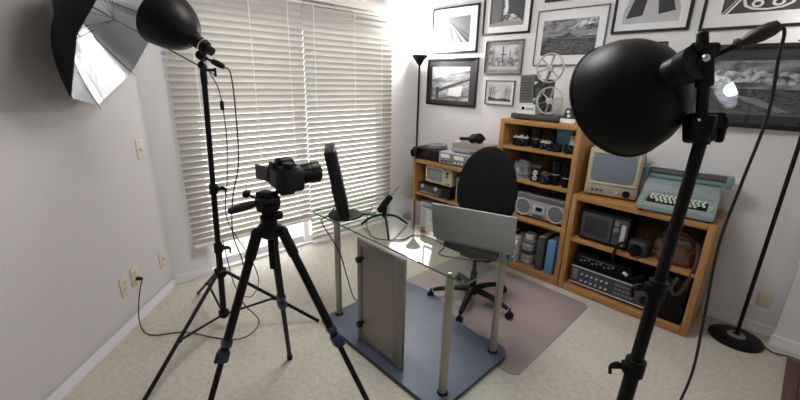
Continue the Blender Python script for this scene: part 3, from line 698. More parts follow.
for z in (.17, .62): MB().lathe([(.009, 0), (.009, .018), (.02, .02), (.021, .04), (.016, .044)], (x0 + .045, yy + .008, z), (0, -1, 0), 20).build('knob', BLK, pc)

# things on the desk
mn = thing('computer_monitor', 'black monitor seen edge-on at left end of glass desk', 'monitor', (-2.06, 1.46, .761), math.radians(-34))
MB().lathe([(.115, 0), (.118, .004), (.112, .012), (.04, .018), (.0, .02)], n=40).build('foot', BLKG, mn)
tlt = Matrix.Rotation(math.radians(11), 3, 'X')
MB().box((0, -.035, .06), (.06, .035, .11), .012, tlt).build('neck', BLK, mn)
b = MB(); b.box(tlt @ Vector((0, -.012, .255)) + Vector((0, .01, .0)), (.33, .072, .45), .014, tlt, seg=3); b.box(tlt @ Vector((0, -.035, .15)) + Vector((0, .01, .0)), (.28, .04, .22), .018, tlt, seg=3)
b.build('housing', BLK, mn)
MB().box(tlt @ Vector((0, .0165, .26)) + Vector((0, .01, 0)), (.30, .002, .40), 0, tlt).build('screen', pbr('lcd_off', (.02, .022, .03), .12), mn)
MB().tube([(.02, -.06, .1), (.05, -.10, .03), (.06, -.145, .005), (.065, -.155, -.03), (.10, -.05, -.22), (.13, .0, -.40), (.20, .04, -.52), (.30, .09, -.50)], .004).build('cable', CORDB, mn)

mic = thing('desk_microphone', 'small black microphone on folding tripod on the glass desk', 'microphone', (-1.69, 1.49, .761), .2); mic.scale = (1.15, 1.15, 1.2)
for t in ((.105, -.10), (-.145, -.02), (.05, .145)):
    MB().tube([(0, 0, .085), (t[0] * .5, t[1] * .5, .06), (t[0], t[1], .005)], .0058, 8, 4).build('leg', BLK, mic)
b = MB(); b.cyl((0, 0, .07), (0, 0, .125), .011, .014, 14); b.sph((0, 0, .13), .016, n=12); b.build('hub', BLK, mic)
ma = Vector((.42, .42, .80)); mc = Vector((0, 0, .14)); mr = Matrix.Rotation(-.2, 3, 'Z')
ma = mr @ FX(.62, .78, 0)
MB().lathe([(.010, -.05), (.017, -.045), (.019, .0), (.017, .05), (.011, .055)], mc, ma, 18).build('body', BLK, mic)
MB().cyl(mc + ma * .055, mc + ma * .12, .0055, .005, 12).build('capsule', CHROME, mic)
cb = [(-1.88, 1.55, .85), (-1.84, 1.47, .79), (-1.72, 1.39, .765), (-1.60, 1.36, .765), (-1.50, 1.46, .765), (-1.50, 1.56, .765), (-1.40, 1.60, .768), (-1.28, 1.58, .765), (-1.23, 1.48, .765), (-1.14, 1.51, .765), (-1.03, 1.60, .765), (-.99, 1.66, .766)]
tag(MB().tube(cb, .0035, 8).build('signal_cable', CORDB), 'thin black cable winding across the glass desk top to laptop', 'cable')
gb = thing('green_adapter', 'small flat green gadget on the glass left of the microphone', 'gadget', (-1.96, 1.60, .7605), .6)
b = MB(); b.box((0, 0, .009), (.12, .05, .016), .004); b.build('case', GREENM, gb); MB().box((.03, 0, .0185), (.02, .02, .003), .001).build('button', BLK, gb)

lp = thing('laptop', 'open silver laptop on glass desk seen from behind its lid', 'laptop', (-1.175, 1.70, .7605), math.radians(19))
MB().b2(-.22, .22, -.005, .19, .001, .017, .005).build('deck', LAPT, lp)
kb = MB()
for rr_ in range(5):
    for cc in range(14): kb.b2(-.175 + cc * .0252, -.175 + cc * .0252 + .021, .03 + rr_ * .018, .03 + rr_ * .018 + .0145, .0165, .0185)
kb.build('keyboard', BLK, lp, smooth=False)
ang = math.radians(14); lr = Matrix.Rotation(ang, 3, 'X')
MB().box(Vector((0, -.004, .016)) + lr @ Vector((0, 0, .115)), (.475, .008, .232), .0038, lr).build('lid', LAPT, lp)
MB().box(Vector((0, -.004, .016)) + lr @ Vector((0, .0045, .118)), (.39, .001, .2), 0, lr).build('screen', pbr('laptop_screen', (.02, .02, .025), .15), lp)
MB().cyl((-.18, 0, .012), (.18, 0, .012), .008, n=12).build('hinge', MGREY, lp)

# ------------------------------------------------------------------ office chair
ch = thing('office_chair', 'black fabric office chair behind the glass desk', 'chair', (-1.53, 2.27, .005))
for a_ in (219, 291, 3, 75, 147):
    a = math.radians(a_); dx, dy = math.cos(a), math.sin(a)
    lg = MB(); P = lambda t, z: (dx * t, dy * t, z)
    lg.tube([P(.02, .115), P(.13, .112), P(.24, .092), P(.305, .075)], .029, 10, 5, .018, .8); lo = lg.build('leg', BLK, ch)
    cs = MB(); sx, sy = -dy, dx; cc = Vector(P(.315, .028)) + Vector((dx * .008, dy * .008, 0))
    for s_ in (-1, 1): cs.disc(cc + Vector((sx, sy, 0)) * .013 * s_, (sx, sy, 0), .0265, .017)
    cs.box(cc + Vector((0, 0, .018)), (.036, .036, .026), .01, Matrix.Rotation(a, 3, 'Z')); cs.cyl(cc + Vector((0, 0, .025)), cc + Vector((0, 0, .055)), .008, n=8); cs.build('caster', BLK, lo)
MB().lathe([(.035, .075), (.042, .085), (.042, .13), (.03, .14), (.026, .145), (.026, .26), (.015, .262), (.015, .40)], n=22).build('gas_lift', BLK, ch)
MB().b2(-.09, .09, -.08, .12, .395, .425, .008).build('seat_plate', BLK, ch)
st = MB(); st.box((-.02, .06, .455), (.42, .37, .062), .03, seg=4); st.build('seat', FABB, ch)
MB().tube([(-.04, .08, .405), (-.05, .22, .40), (-.07, .285, .46), (-.085, .275, .62), (-.09, .265, .75)], .020, 10, 6, flat=.6).build('back_bar', BLK, ch)
# backrest: egg shaped cushion, slightly hollow towards the sitter
bk = bmesh.new(); NU, NV = 40, 9
cxz = Vector((-.10, .225, .90)); q_ = []
def bw(z):   # half width by height -1..1
    z = max(-1, min(1, z)); t = (z + .42)
    if t < 0: return .243 * max(0, 1 - (abs(t) / .58) ** 2.6) ** .42
    return .243 * max(0, 1 - (t / 1.42) ** 2.5) ** .52
M_b = Matrix.Translation(cxz) @ Matrix.Rotation(math.radians(12), 4, 'Z') @ Matrix.Rotation(math.radians(-6), 4, 'X')
vs, fs = [], []
NZ = 28; NXs = 16; 
for side in (0, 1):
    for j in range(NZ + 1):
        z = -math.cos(PI * j / NZ); w = max(bw(z), .0001)
        for i in range(NXs + 1):
            u = -math.cos(PI * i / NXs); x = w * u
            edge = max(0, 1 - (u * u)) ** .5 * max(0, 1 - z ** 6) ** .5
            y = (.038 * edge if side else -.038 * edge) + (-.30 * x * x) + .03 * z * z * .5
            vs.append(M_b @ Vector((x, y, z * .285)))
o2 = (NZ + 1) * (NXs + 1)
for side in (0, 1):
    for j in range(NZ):
        for i in range(NXs):
            a = side * o2 + j * (NXs + 1) + i; f_ = (a, a + 1, a + NXs + 2, a + NXs + 1); fs.append(f_ if side == 0 else f_[::-1])
mbk = MB()._add(vs, fs); bmesh.ops.remove_doubles(mbk.bm, verts=mbk.bm.verts[:], dist=.0008); mbk.build('backrest', FABB, ch)

# ------------------------------------------------------------------ on the left bookcase
TL = .8355
sp = thing('slide_projector', 'black slide projector with grey round tray on left bookcase end', 'slide projector', (-2.80, 3.14, TL), math.radians(4)); sp.scale = (1.12, 1.12, 1.22)
MB().box((0, 0, .055), (.32, .20, .09), .012).build('body', BLK, sp)
MB().lathe([(.034, 0), (.036, .02), (.036, .045), (.03, .047), (.028, .03)], (-.11, -.1, .055), (0, -1, 0), 24).build('lens', BLKG, sp)
MB().lathe([(.045, .0), (.09, .002), (.095, .008), (.095, .034), (.088, .038), (.05, .036), (.045, .03)], (.06, .01, .101), (0, 0, 1), 36).build('slide_tray', MGREY, sp)
MB().lathe([(.043, 0), (.043, .034), (.01, .036)], (.06, .01, .101), (0, 0, 1), 24).build('tray_hub', DGREY, sp)
for x in (-.13, .13):
    for y in (-.07, .07): MB().cyl((x, y, 0), (x, y, .012), .01, n=10).build('foot', BLKM, sp)
ck = thing('cassette_deck', 'silver cassette deck with two white meters left of chair back', 'cassette deck', (-2.385, 3.165, TL), math.radians(4))
MB().box((0, 0, .065), (.44, .24, .12), .006).build('case', SILV2, ck)
MB().b2(-.215, .215, -.126, -.12, .012, .12, .002).build('front_panel', pbr('deck_face', (.26, .24, .27), .4, .4), ck)
for x in (-.135, .03):
    MB().b2(x - .055, x + .055, -.130, -.1255, .068, .105, .003).build('meter', METER, ck)
for x in (-.17, -.12, -.07, .0, .04, .08, .12, .17): MB().lathe([(.010, 0), (.009, .014)], (x, -.126, .036), (0, -1, 0), 14).build('knob', CHROME if x > -.02 else DGREY, ck)
for x in (-.18, .18):
    for y in (-.08, .08): MB().cyl((x, y, 0), (x, y, .006), .012, n=10).build('foot', BLKM, ck)
vb = thing('reel_player', 'taupe and silver portable player lying on top of cassette deck', 'tape player', (-2.30, 3.23, TL + .1252), math.radians(7))
b = MB().box((0, 0, .055), (.40, .22, .10), .01); b.build('case', TAUPE, vb)
MB().b2(-.205, .205, -.1135, -.108, .012, .05, .002).build('front_panel', SILV2, vb)
MB().b2(-.19, .18, -.10, .10, .105, .110, .003).build('lid', pbr('taupe_lid', (.36, .32, .29), .5), vb)
for x in (.02, .06, .10, .14): MB().b2(x, x + .028, -.122, -.112, .02, .036, .002).build('button', DGREY, vb)
for x in (-.16, .16):
    for y in (-.08, .08): MB().cyl((x, y, 0), (x, y, .006), .012, n=10).build('foot', BLKM, vb)
hp = thing('headphones', 'black over-ear headphones lying on the taupe player', 'headphones', (-2.29, 3.17, TL + .2355), .25); hp.scale = (1.15, 1.15, 1.35)
hb = [(-.075, 0, .03), (-.10, .0, .032), (-.135, .055, .03), (-.07, .10, .028), (.0, .115, .028), (.07, .09, .03), (.09, .04, .035), (.075, 0, .04)]
MB().tube([(-.03, -.01, .03), (-.09, -.015, .026), (-.115, .02, .022), (-.08, .06, .018), (.0, .08, .018), (.06, .07, .025), (.085, .04, .035), (.075, .01, .04)], .0145, 10, flat=.9).build('headband', BLK, hp)
for x, z, ax in ((.060, .040, (.4, -.5, .8)), (.005, .035, (-.2, -.5, .9))):
    b = MB(); b.lathe([(.02, -.022), (.036, -.02), (.04, -.01), (.04, .01), (.03, .02), (.01, .022)], (x, .0, z), ax, 24); b.build('ear_cup', BLKM, hp)

# left bookcase, middle shelf
Z1 = .4605
rd = thing('cassette_radio', 'black cassette radio with two round dials under small cream television', 'radio', (-2.65, 3.14, Z1), 0)
MB().box((0, 0, .062), (.46, .20, .115), .006).build('case', BLK, rd)
MB().b2(-.22, .10, -.104, -.10, .03, .10, .002).build('cassette_window', DGREY, rd)
for x in (-.16, .03): MB().lathe([(.022, 0), (.020, .012)], (x, -.104, .085), (0, -1, 0), 18).build('dial', LGREY, rd)
b = MB()
for k in range(6): b.b2(-.20 + k * .045, -.165 + k * .045, -.106, -.1, .012, .026, .001)
b.build('key_row', SILV2, rd)
for x in (-.19, .19): MB().b2(x - .02, x + .02, -.08, .08, 0, .006).build('foot', BLKM, rd)
def crt(name, label, loc, rz, w, h, dp, scr, body, screen, knobs, side=True):
    r = thing(name, label, 'television', loc, rz)
    b = MB(); b.box((0, dp / 2, h / 2 + .012), (w, dp, h), .012, seg=3); b.build('cabinet', body, r)
    sx0, sx1, sz0, sz1 = scr
    # rounded bulging screen
    vs, fs = [], []; n = 14; cx, cz = (sx0 + sx1) / 2, (sz0 + sz1) / 2; hx, hz = (sx1 - sx0) / 2, (sz1 - sz0) / 2
    for j in range(n + 1):
        for i in range(n + 1):
            u, v_ = 2 * i / n - 1, 2 * j / n - 1; k = 1 - .10 * v_ ** 4 - .03 * v_ * v_; k2 = 1 - .10 * u ** 4 - .04 * u * u
            vs.append((cx + u * hx * k, -.006 - .012 * (1 - u * u) * (1 - v_ * v_) ** 1, cz + v_ * hz * k2))
    for j in range(n):
        for i in range(n): a = j * (n + 1) + i; fs.append((a, a + 1, a + n + 2, a + n + 1))
    MB()._add(vs, fs).build('screen', screen, r)
    f = MB(); t = .014
    f.b2(sx0 - t, sx1 + t, -.010, .004, sz1 - .004, sz1 + t, .004); f.b2(sx0 - t, sx1 + t, -.010, .004, sz0 - t, sz0 + .004, .004)
    f.b2(sx0 - t, sx0 + .004, -.010, .004, sz0, sz1, .004); f.b2(sx1 - .004, sx1 + t, -.010, .004, sz0, sz1, .004); f.build('bezel', pbr('bezel', tuple(min(1, c * 1.12) for c in body.node_tree.nodes['Principled BSDF'].inputs['Base Color'].default_value[:3]), .35), r)
    for kx, kz, kr, km in knobs: MB().lathe([(kr, 0), (kr * .95, .010), (kr * .6, .011), (kr * .5, .018), (0, .018)], (kx, -.001, kz), (0, -1, 0), 20).build('knob', km, r)
    for x in (-w * .4, w * .4):
        for y in (.03, dp - .04): MB().cyl((x, y, 0), (x, y, .016), .009, .007, 10).build('foot', body, r)
    return r
crt('portable_television', 'small cream portable television on the black cassette radio', (-2.62, 3.07, Z1 + .120), 0, .36, .185, .16, (-.165, .065, .04, .18), CREAM, SCRN, [(.12, .15, .012, DGREY), (.12, .115, .012, DGREY), (.12, .04, .008, DGREY), (.15, .04, .008, DGREY)])
bx = thing('speaker_box', 'tan boxy speaker beside the small cream television', 'speaker', (-2.31, 3.07, Z1))
MB().b2(-.07, .07, 0, .2, .0, .25, .005).build('cabinet', TANM, bx); MB().b2(-.06, .06, -.004, 0, .15, .24, .001).build('grille', pbr('brown_cloth', (.12, .07, .06), .9), bx)
# left bookcase, bottom
def carton(name, label, cat, loc, d, mat, lid, rz=0, group=None):
    r = thing(name, label, cat, loc, rz, group)
    MB().box((0, 0, d[2] / 2), d, .003).build('body', mat, r)
    MB().b2(-d[0] / 2 - .002, d[0] / 2 + .002, -d[1] / 2 - .002, d[1] / 2 + .002, d[2] * .8, d[2] + .002, .002).build('lid', lid, r)
    return r
carton('storage_box', 'white storage box on the left bookcase floor near the side', 'box', (-2.74, 3.15, .0555), (.20, .2, .30), WHITE, pbr('grey_marbled', (.45, .46, .5), .5, noise=.6, nscale=20))
carton('storage_box', 'grey and white patterned box on the left bookcase floor behind laptop', 'box', (-2.52, 3.16, .0555), (.20, .2, .25), pbr('patterned_card', (.5, .5, .52), .5, noise=.8, nscale=25), LGREY)
def book(label, x, y, z, w, d_, h, mat, group='books and binders in the bookcases', name='book', rz=0):
    r = thing(name, label, 'book' if name == 'book' else 'binder', (x, y, z), rz, group)
    MB().b2(-w / 2, w / 2, 0, .004, 0, h, .001).build('spine', mat, r)
    c_ = MB(); c_.b2(-w / 2, -w / 2 + .003, .004, d_, 0, h, .0008); c_.b2(w / 2 - .003, w / 2, .004, d_, 0, h, .0008); c_.build('cover', mat, r)
    MB().b2(-w / 2 + .0031, w / 2 - .0031, .0042, d_ - .004, .004, h - .004).build('pages', pbr('paper', (.75, .73, .68), .8), r, smooth=False)
    return r
book('dark book upright at left in bottom of left bookcase', -2.88, 3.06, .0555, .035, .2, .30, DGREY)
book('white book leaning upright behind the laptop in left bookcase', -2.36, 3.06, .0555, .03, .2, .27, WHITE)
book('black book upright behind the chair back in left bookcase', -2.31, 3.06, .0555, .04, .2, .28, BLKM)

# ------------------------------------------------------------------ tall bookcase
Z4 = 1.3555
pj = thing('film_projector', 'vintage film projector with two silver reels on tall bookcase', 'film projector', (-1.615, 3.14, Z4), math.radians(0))
MB().b2(-.21, .21, -.09, .13, .008, .05, .006).build('base', DGREY, pj)
for x in (-.18, .18):
    for y in (-.06, .1): MB().cyl((x, y, 0), (x, y, .01), .012, n=10).build('foot', BLKM, pj)
b = MB(); b.prism([(-.165, .05), (.01, .05), (.0, .125), (-.125, .125)], -.085, .02, (0, 2, 1)); pl = b.build('name_plate', pbr('plate_white', (.72, .72, .70), .4), pj)
def letters(parent, txt, x, z, y, size, mat):
    G_ = {'e': [((0, 2), (2, 2)), ((0, 0), (2, 0)), ((0, 4), (2, 4)), ((0, 0), (0, 4))], 'u': [((0, 4), (0, 0)), ((0, 0), (2, 0)), ((2, 0), (2, 4))], 'm': [((0, 0), (0, 4)), ((0, 4), (3, 4)), ((3, 4), (3, 0)), ((1.5, 4), (1.5, 0))], 'i': [((0, 0), (0, 4))], 'g': [((2, 4), (0, 4)), ((0, 4), (0, 0)), ((0, 0), (2, 0)), ((2, 0), (2, 2)), ((2, 2), (1, 2))]}
    b = MB(); cx = x
    for ch_ in txt:
        for (a, b_), (c_, d__) in G_[ch_]:
            b.b2(cx + min(a, c_) * size - size * .3, cx + max(a, c_) * size + size * .3, y - .001, y, z + min(b_, d__) * size - size * .3, z + max(b_, d__) * size + size * .3)
        cx += (1.6 if ch_ == 'i' else 4.6 if ch_ == 'm' else 3.6) * size
    return b.build('lettering', mat, parent, smooth=False)
letters(pl, 'eumig', -.075, .083, -.0852, .0042, BLKM)
MB().lathe([(.014, 0), (.014, .003)], (-.102, -.085, .095), (0, -1, 0), 16).build('emblem', BLKM, pl)
MB().box((-.125, .03, .25), (.13, .12, .23), .014, (0, -.06, 0), seg=3).build('lamp_house', pbr('hammered_grey', (.14, .14, .135), .5, noise=.2, nscale=80), pj)
vt = MB()
for k in range(9): vt.b2(-.18, -.075, -.034, -.030, .165 + k * .022, .173 + k * .022)
vt.build('vent_slots', DGREY, pj)
b = MB(); b.box((.005, .04, .20), (.13, .10, .26), .012); b.cyl((.0, -.01, .24), (.0, -.06, .24), .028, n=18); b.box((.05, -.02, .235), (.05, .05, .05), .006); b.build('mechanism', DGREY, pj)
for p, r_, mt_ in (((-.03, -.04, .30), .014, CHROME), ((-.02, -.05, .17), .014, CHROME), ((.05, -.05, .24), .012, YEL), ((.02, -.04, .20), .012, CHROME)):
    MB().lathe([(r_, 0), (r_, .014), (r_ * .6, .016)], p, (0, -1, 0), 14).build('roller', mt_, pj)
def reel(parent, c, R):
    b = MB(); c = Vector(c)
    for dy in (-.009, .009):
        b.ring(c + Vector((0, dy, 0)), (0, 1, 0), R, .005, 40, 6)
        for k in range(6):
            a = 2 * PI * k / 6 + .3; e_ = Vector((math.cos(a), 0, math.sin(a)))
            b.tube([c + Vector((0, dy, 0)) + e_ * .012, c + Vector((0, dy, 0)) + e_ * R], .006, 6, 0, .010, .35)
    b.cyl(c - Vector((0, .014, 0)), c + Vector((0, .014, 0)), .024, n=20)
    o = b.build('reel', pbr('reel_grey', (.56, .56, .56), .35, .4), parent)
    MB().cyl(c - Vector((0, .018, 0)), c - Vector((0, .013, 0)), .009, n=12).build('spindle', CHROME, o); return o
reel(pj, (.105, -.055, .165), .105); reel(pj, (.075, -.055, .415), .108)
MB().tube([(.02, -.02, .28), (.05, -.025, .34), (.075, -.03, .415)], .014, 8, 3, flat=.6).build('reel_arm', MGREY, pj)
MB().tube([(.03, -.02, .10), (.105, -.025, .165)], .014, 8, 0, flat=.6).build('reel_arm', MGREY, pj)
sc = thing('splicer_unit', 'small black and white film splicer beside the film projector', 'film splicer', (-1.345, 3.14, Z4))
MB().b2(-.06, .06, -.05, .06, 0, .035, .004).build('base', WHITE, sc)
MB().prism([(-.05, .035), (.045, .035), (.03, .105), (-.03, .115)], -.03, .04, (0, 2, 1)).build('body', DGREY, sc)
for x, z in ((-.008, .09), (.0, .058)): MB().lathe([(.012, 0), (.012, .008)], (x, -.03, z), (0, -1, 0), 14).build('dial', WHITE, sc)

def still_camera(label, loc, w=.13, h=.085, dp=.05, top=SILV, lensr=.026, lensl=.04, rz=0, group=None, up=False, name='vintage_camera'):
    r = thing(name, label, 'camera', loc, rz, group)
    MB().b2(-w / 2, w / 2, -dp / 2, dp / 2, 0, h * .72, .008).build('body', BLKM, r)
    MB().b2(-w / 2, w / 2, -dp / 2, dp / 2, h * .72, h * .9, .006).build('top_plate', top, r)
    MB().box((0, 0, h * .95), (w * .26, dp * .8, h * .22), .006, taper=(.7, .8)).build('prism_housing', top, r)
    l_ = MB().lathe([(lensr, 0), (lensr, lensl * .5), (lensr * .92, lensl * .55), (lensr * .92, lensl), (lensr * .75, lensl), (lensr * .7, lensl * .9)], (0, -dp / 2, h * .4), (0, -1, 0), 24, cap=False).build('lens', BLK, r)
    MB().lathe([(lensr * 1.02, 0), (lensr * 1.02, .004)], (0, -dp / 2 - lensl * .15, h * .4), (0, -1, 0), 24).build('lens_ring', SILV, l_)
    MB().lathe([(0, 0), (lensr * .72, 0)], (0, -dp / 2 - lensl * .9, h * .4), (0, -1, 0), 20, cap=False).build('glass', pbr('coated_glass', (.02, .02, .04), .05), l_)
    for x in (-w * .36, w * .34): MB().lathe([(.010, 0), (.010, .010), (.004, .012)], (x, 0, h * .9), (0, 0, 1), 14).build('dial', top, r)
    return r
def lens_up(label, loc, r_, h, group='loose camera lenses on the tall bookcase', ring=SILV):
    r = thing('camera_lens', label, 'lens', loc, 0, group)
    MB().lathe([(r_ * .8, 0), (r_ * .82, h * .15), (r_, h * .2), (r_, h * .45), (r_ * .94, h * .47), (r_ * .94, h * .7), (r_ * 1.05, h * .74), (r_ * 1.05, h), (r_ * .9, h)], n=26).build('barrel', BLK, r)
    MB().lathe([(r_ * 1.01, h * .455), (r_ * 1.01, h * .475)], n=26).build('ring', ring, r)
    return r
Z3 = 1.1255
still_camera('silver and black camera, leftmost on the top shelf of the tall bookcase', (-1.735, 3.12, Z3), .14, .09, rz=.15)
lens_up('tall black lens standing beside the silver camera on top shelf', (-1.60, 3.13, Z3), .042, .165)
still_camera('small silver camera right of the tall lens on the top shelf', (-1.505, 3.12, Z3), .10, .07, lensr=.02, rz=-.2)
lens_up('short black lens lying low in the middle of the top shelf', (-1.44, 3.07, Z3), .024, .05)
r = carton('film_box', 'teal blue card box standing at back of the top shelf', 'box', (-1.385, 3.22, Z3), (.13, .08, .17), TEALB, TEALB)
r = carton('film_box', 'white and amber box at right end of the top shelf', 'box', (-1.285, 3.17, Z3), (.07, .06, .13), WHITE, GOLDT)
still_camera('small black camera in front of the teal box', (-1.39, 3.08, Z3), .075, .06, .04, BLK, .018, .03)
still_camera('black camera with violet lens at right end of top shelf', (-1.285, 3.08, Z3), .085, .065, .045, BLK, .022, .03)
Z2 = .8455
zc = Z2; mats = [TIN3, TIN1, TIN3, TIN2, TIN1, TIN1, TIN2]
tins = [(.085, .02), (.088, .026), (.085, .022), (.088, .024), (.09, .026), (.088, .02), (.05, .018)]
tl = ['tan film tin at bottom of the round tin stack', 'blue-grey film tin, second from bottom of the round tin stack', 'tan film tin, third from bottom of the round tin stack', 'bright steel film tin in the middle of the round tin stack', 'blue-grey film tin, third from top of the round tin stack', 'blue-grey wide film tin under the small top tin', 'small steel tin on top of the round tin stack']
for (r_, h_), mt_, lb in zip(tins, mats, tl):
    t_ = thing('film_tin', lb, 'film tin', (-1.69, 3.15, zc), 0, 'stacked film tins on the middle shelf')
    MB().lathe([(r_ * .98, 0), (r_ * .98, h_ * .5)], n=36).build('tin_base', mt_, t_)
    MB().lathe([(r_, h_ * .45), (r_, h_ * .92), (r_ * .96, h_), (r_ * .8, h_), (r_ * .78, h_ * .93), (0, h_ * .93)], n=36).build('lid', mt_, t_); zc += h_ + .0004
def twin_lens(label, loc, rz=0):
    r = thing('vintage_camera', label, 'camera', loc, rz)
    MB().b2(-.04, .04, -.04, .04, 0, .115, .006).build('body', BLKM, r); MB().b2(-.038, .038, -.03, .035, .115, .14, .004).build('focusing_hood', DGREY, r)
    for z in (.035, .08):
        MB().lathe([(.022, 0), (.022, .014), (.017, .018), (.015, .010), (0, .010)], (0, -.04, z), (0, -1, 0), 20).build('lens', SILV, r)
    MB().lathe([(.012, 0), (.012, .014)], (.04, 0, .06), (1, 0, 0), 14).build('knob', SILV, r); return r
twin_lens('silver-fronted twin lens camera next to the film tins', (-1.545, 3.10, Z2), .2)
still_camera('black camera with big lens beside the twin lens camera', (-1.45, 3.08, Z2), .09, .10, .05, DGREY, .034, .03, -.1)
lens_up('tallest black lens on the middle shelf with grey ring', (-1.375, 3.10, Z2), .037, .20)
lens_up('black lens with white band at the right of middle shelf', (-1.285, 3.09, Z2), .028, .17, ring=WHITE)
# boombox
Zb = .5055
bm_ = thing('boombox', 'silver boombox on the shelf right of the chair back', 'radio cassette player', (-1.465, 3.08, Zb), math.radians(-1))
MB().box((0, .055, .12), (.455, .11, .20), .008).build('case', SILV2, bm_)
for x in (-.155, .145):
    s_ = MB().lathe([(.078, 0), (.078, .006), (.07, .008), (.066, .003)], (x, 0, .095), (0, -1, 0), 40, cap=False).build('speaker', SILV, bm_)
    MB().lathe([(0, .006), (.03, .005), (.067, .001)], (x, 0, .095), (0, -1, 0), 36, cap=False).build('grille', pbr('grille_grey', (.20, .20, .22), .6, .3, noise=.5, nscale=200), s_)
MB().b2(-.06, .05, -.006, 0, .06, .135, .002).build('cassette_door', SILV, bm_); MB().b2(-.035, .025, -.008, -.005, .085, .12, .001).build('cassette_window', BLK, bm_)
MB().b2(-.22, .22, -.004, .0, .175, .213, .001).build('tuning_scale', pbr('scale_dark', (.12, .12, .14), .3), bm_)
for k in range(5): MB().b2(-.055 + k * .02, -.039 + k * .02, -.010, 0, .035, .048, .001).build('key', DGREY, bm_)
MB().tube([(-.215, .05, .20), (-.215, .05, .232), (.215, .05, .232), (.215, .05, .20)], .006, 8, 0).build('handle', BLK, bm_)
for x in (-.18, .18): MB().b2(x - .02, x + .02, .01, .1, 0, .022).build('foot', BLKM, bm_)
# bottom level
z0 = .0555
zc = z0; rl_ = [(.068, .05, TIN2), (.07, .055, TIN3), (.07, .045, DGREY), (.072, .055, TIN2), (.068, .04, MGREY), (.05, .05, LGREY)]
rn = ['steel film can at the bottom of the bottom-level stack', 'tan film can second up in the bottom-level stack', 'dark film can third up in the bottom-level stack', 'steel film can, third from top in the bottom-level stack', 'grey film can under the small top can of bottom-level stack', 'small light grey can topmost of the bottom-level stack']
for (r_, h_, mt_), lb in zip(rl_, rn):
    t_ = thing('film_can', lb, 'film can', (-1.535, 3.13, zc), 0, 'stack of film cans on the bottom level')
    MB().lathe([(r_ * .95, 0), (r_ * .95, h_ * .5)], n=32).build('can_body', mt_, t_)
    MB().lathe([(r_, h_ * .5), (r_, h_ * .94), (r_ * .95, h_), (0, h_)], n=32).build('lid', mt_, t_); zc += h_ + .0004
book('dark grey binder next to the film cans', -1.405, 3.07, z0, .065, .24, .315, DGREY, name='binder')
book('bright blue binder at right end of the bottom level', -1.31, 3.07, z0, .07, .24, .31, BLUEB, name='binder')
book('white booklet behind right edge of the laptop lid', -1.635, 3.05, z0 + .0, .012, .2, .25, WHITE)
book('teal book left of the white booklet on the bottom level', -1.67, 3.05, z0, .035, .2, .24, TEALB)
book('black book left of the teal book on the bottom level', -1.72, 3.05, z0, .04, .2, .26, BLKM)
book('grey book at far left of the tall bookcase bottom level', -1.78, 3.05, z0, .04, .2, .25, MGREY)

# ------------------------------------------------------------------ right bookcase
ZT = .8255
tv = crt('television', 'cream vintage television with blue-grey screen on right bookcase', (-.955, 3.125, ZT), math.radians(12), .36, .36, .24, (-.152, .152, .115, .34), pbr('tv_ivory', (.41, .37, .25), .45), pbr('tv_screen', (.17, .19, .235), .08), [(-.12, .055, .010, DGREY), (-.09, .055, .010, DGREY), (-.06, .055, .010, DGREY), (.045, .05, .012, LGREY), (.11, .05, .027, BLK)])
MB().b2(-.165, .165, -.003, .001, .02, .09, .001).build('control_strip', pbr('strip', (.36, .34, .29), .4, .3), tv)
MB().tube([(.15, .2, .35), (.17, .22, .36), (.19, .24, .26)], .004, 6).build('antenna', CHROME, tv)

tw = thing('typewriter', 'pale teal typewriter on right end of the right bookcase', 'typewriter', (-.512, 3.005, ZT), math.radians(6)); tw.scale = (1.06, 1.12, 1.25)
prof = [(-.0, .008), (.0, .045), (.02, .052), (.155, .085), (.175, .125), (.22, .145), (.27, .15), (.33, .14), (.35, .10), (.35, .008)]
def prof_y(p): return p
b = MB(); b.prism([(y, z) for y, z in prof], -.205, .205, (1, 2, 0)); bmesh.ops.bevel(b.bm, geom=b.bm.edges[:], offset=.007, segments=3, affect='EDGES'); b.build('housing', TEAL, tw)
def slope(y): return .052 + (y - .02) * (.033 / .135)
sl_a = math.atan2(.033, .135)
MB().box((0, .072, slope(.072) + .001), (.32, .095, .006), .012, (sl_a, 0, 0)).build('key_well', BLK, tw)
kp = None
for rr_ in range(4):
    for cc in range(12 if rr_ else 9):
        y = .037 + rr_ * .0225; x = (-.142 + cc * .0250 + (rr_ % 2) * .008) if rr_ else (-.10 + cc * .0250)
        if kp is None: kp = MB().box((0, 0, 0), (.0165, .0145, .009), .003, (sl_a, 0, 0)).build('key', KEYW, tw, loc=(x, y, slope(y) + .010))
        else:
            k_ = kp.copy(); C.objects.link(k_); k_.location = (x, y, slope(y) + .010)
for x, mt_ in ((-.178, KEYW), (.178, KEYW)):
    for y in (.04, .065): MB().box((x, y, slope(y) + .006), (.018, .018, .009), .003, (sl_a, 0, 0)).build('side_key', pbr('green_key', (.28, .45, .25), .4), tw)
MB().b2(-.185, .185, .150, .154, .086, .092).build('trim_line', TEALD, tw)
MB().cyl((-.225, .275, .185), (.245, .275, .185), .021, n=24).build('platen', DGREY, tw)
cr = MB(); cr.b2(-.215, .235, .296, .325, .15, .205, .006); cr.b2(-.235, -.205, .245, .325, .15, .208, .006); cr.b2(.215, .25, .245, .325, .145, .208, .006); cr.b2(-.20, .215, .255, .27, .152, .176, .003); cr.build('carriage', TEALD, tw)
MB().lathe([(.012, 0), (.022, .003), (.024, .026), (.016, .03)], (.252, .275, .185), (1, 0, 0), 20).build('platen_knob', KEYW, tw)
MB().lathe([(.012, 0), (.020, .003), (.02, .02), (.014, .024)], (-.236, .275, .185), (-1, 0, 0), 20).build('platen_knob', KEYW, tw)
MB().tube([(-.235, .26, .2), (-.245, .22, .205), (-.248, .19, .20)], .005, 6).build('return_lever', CHROME, tw)
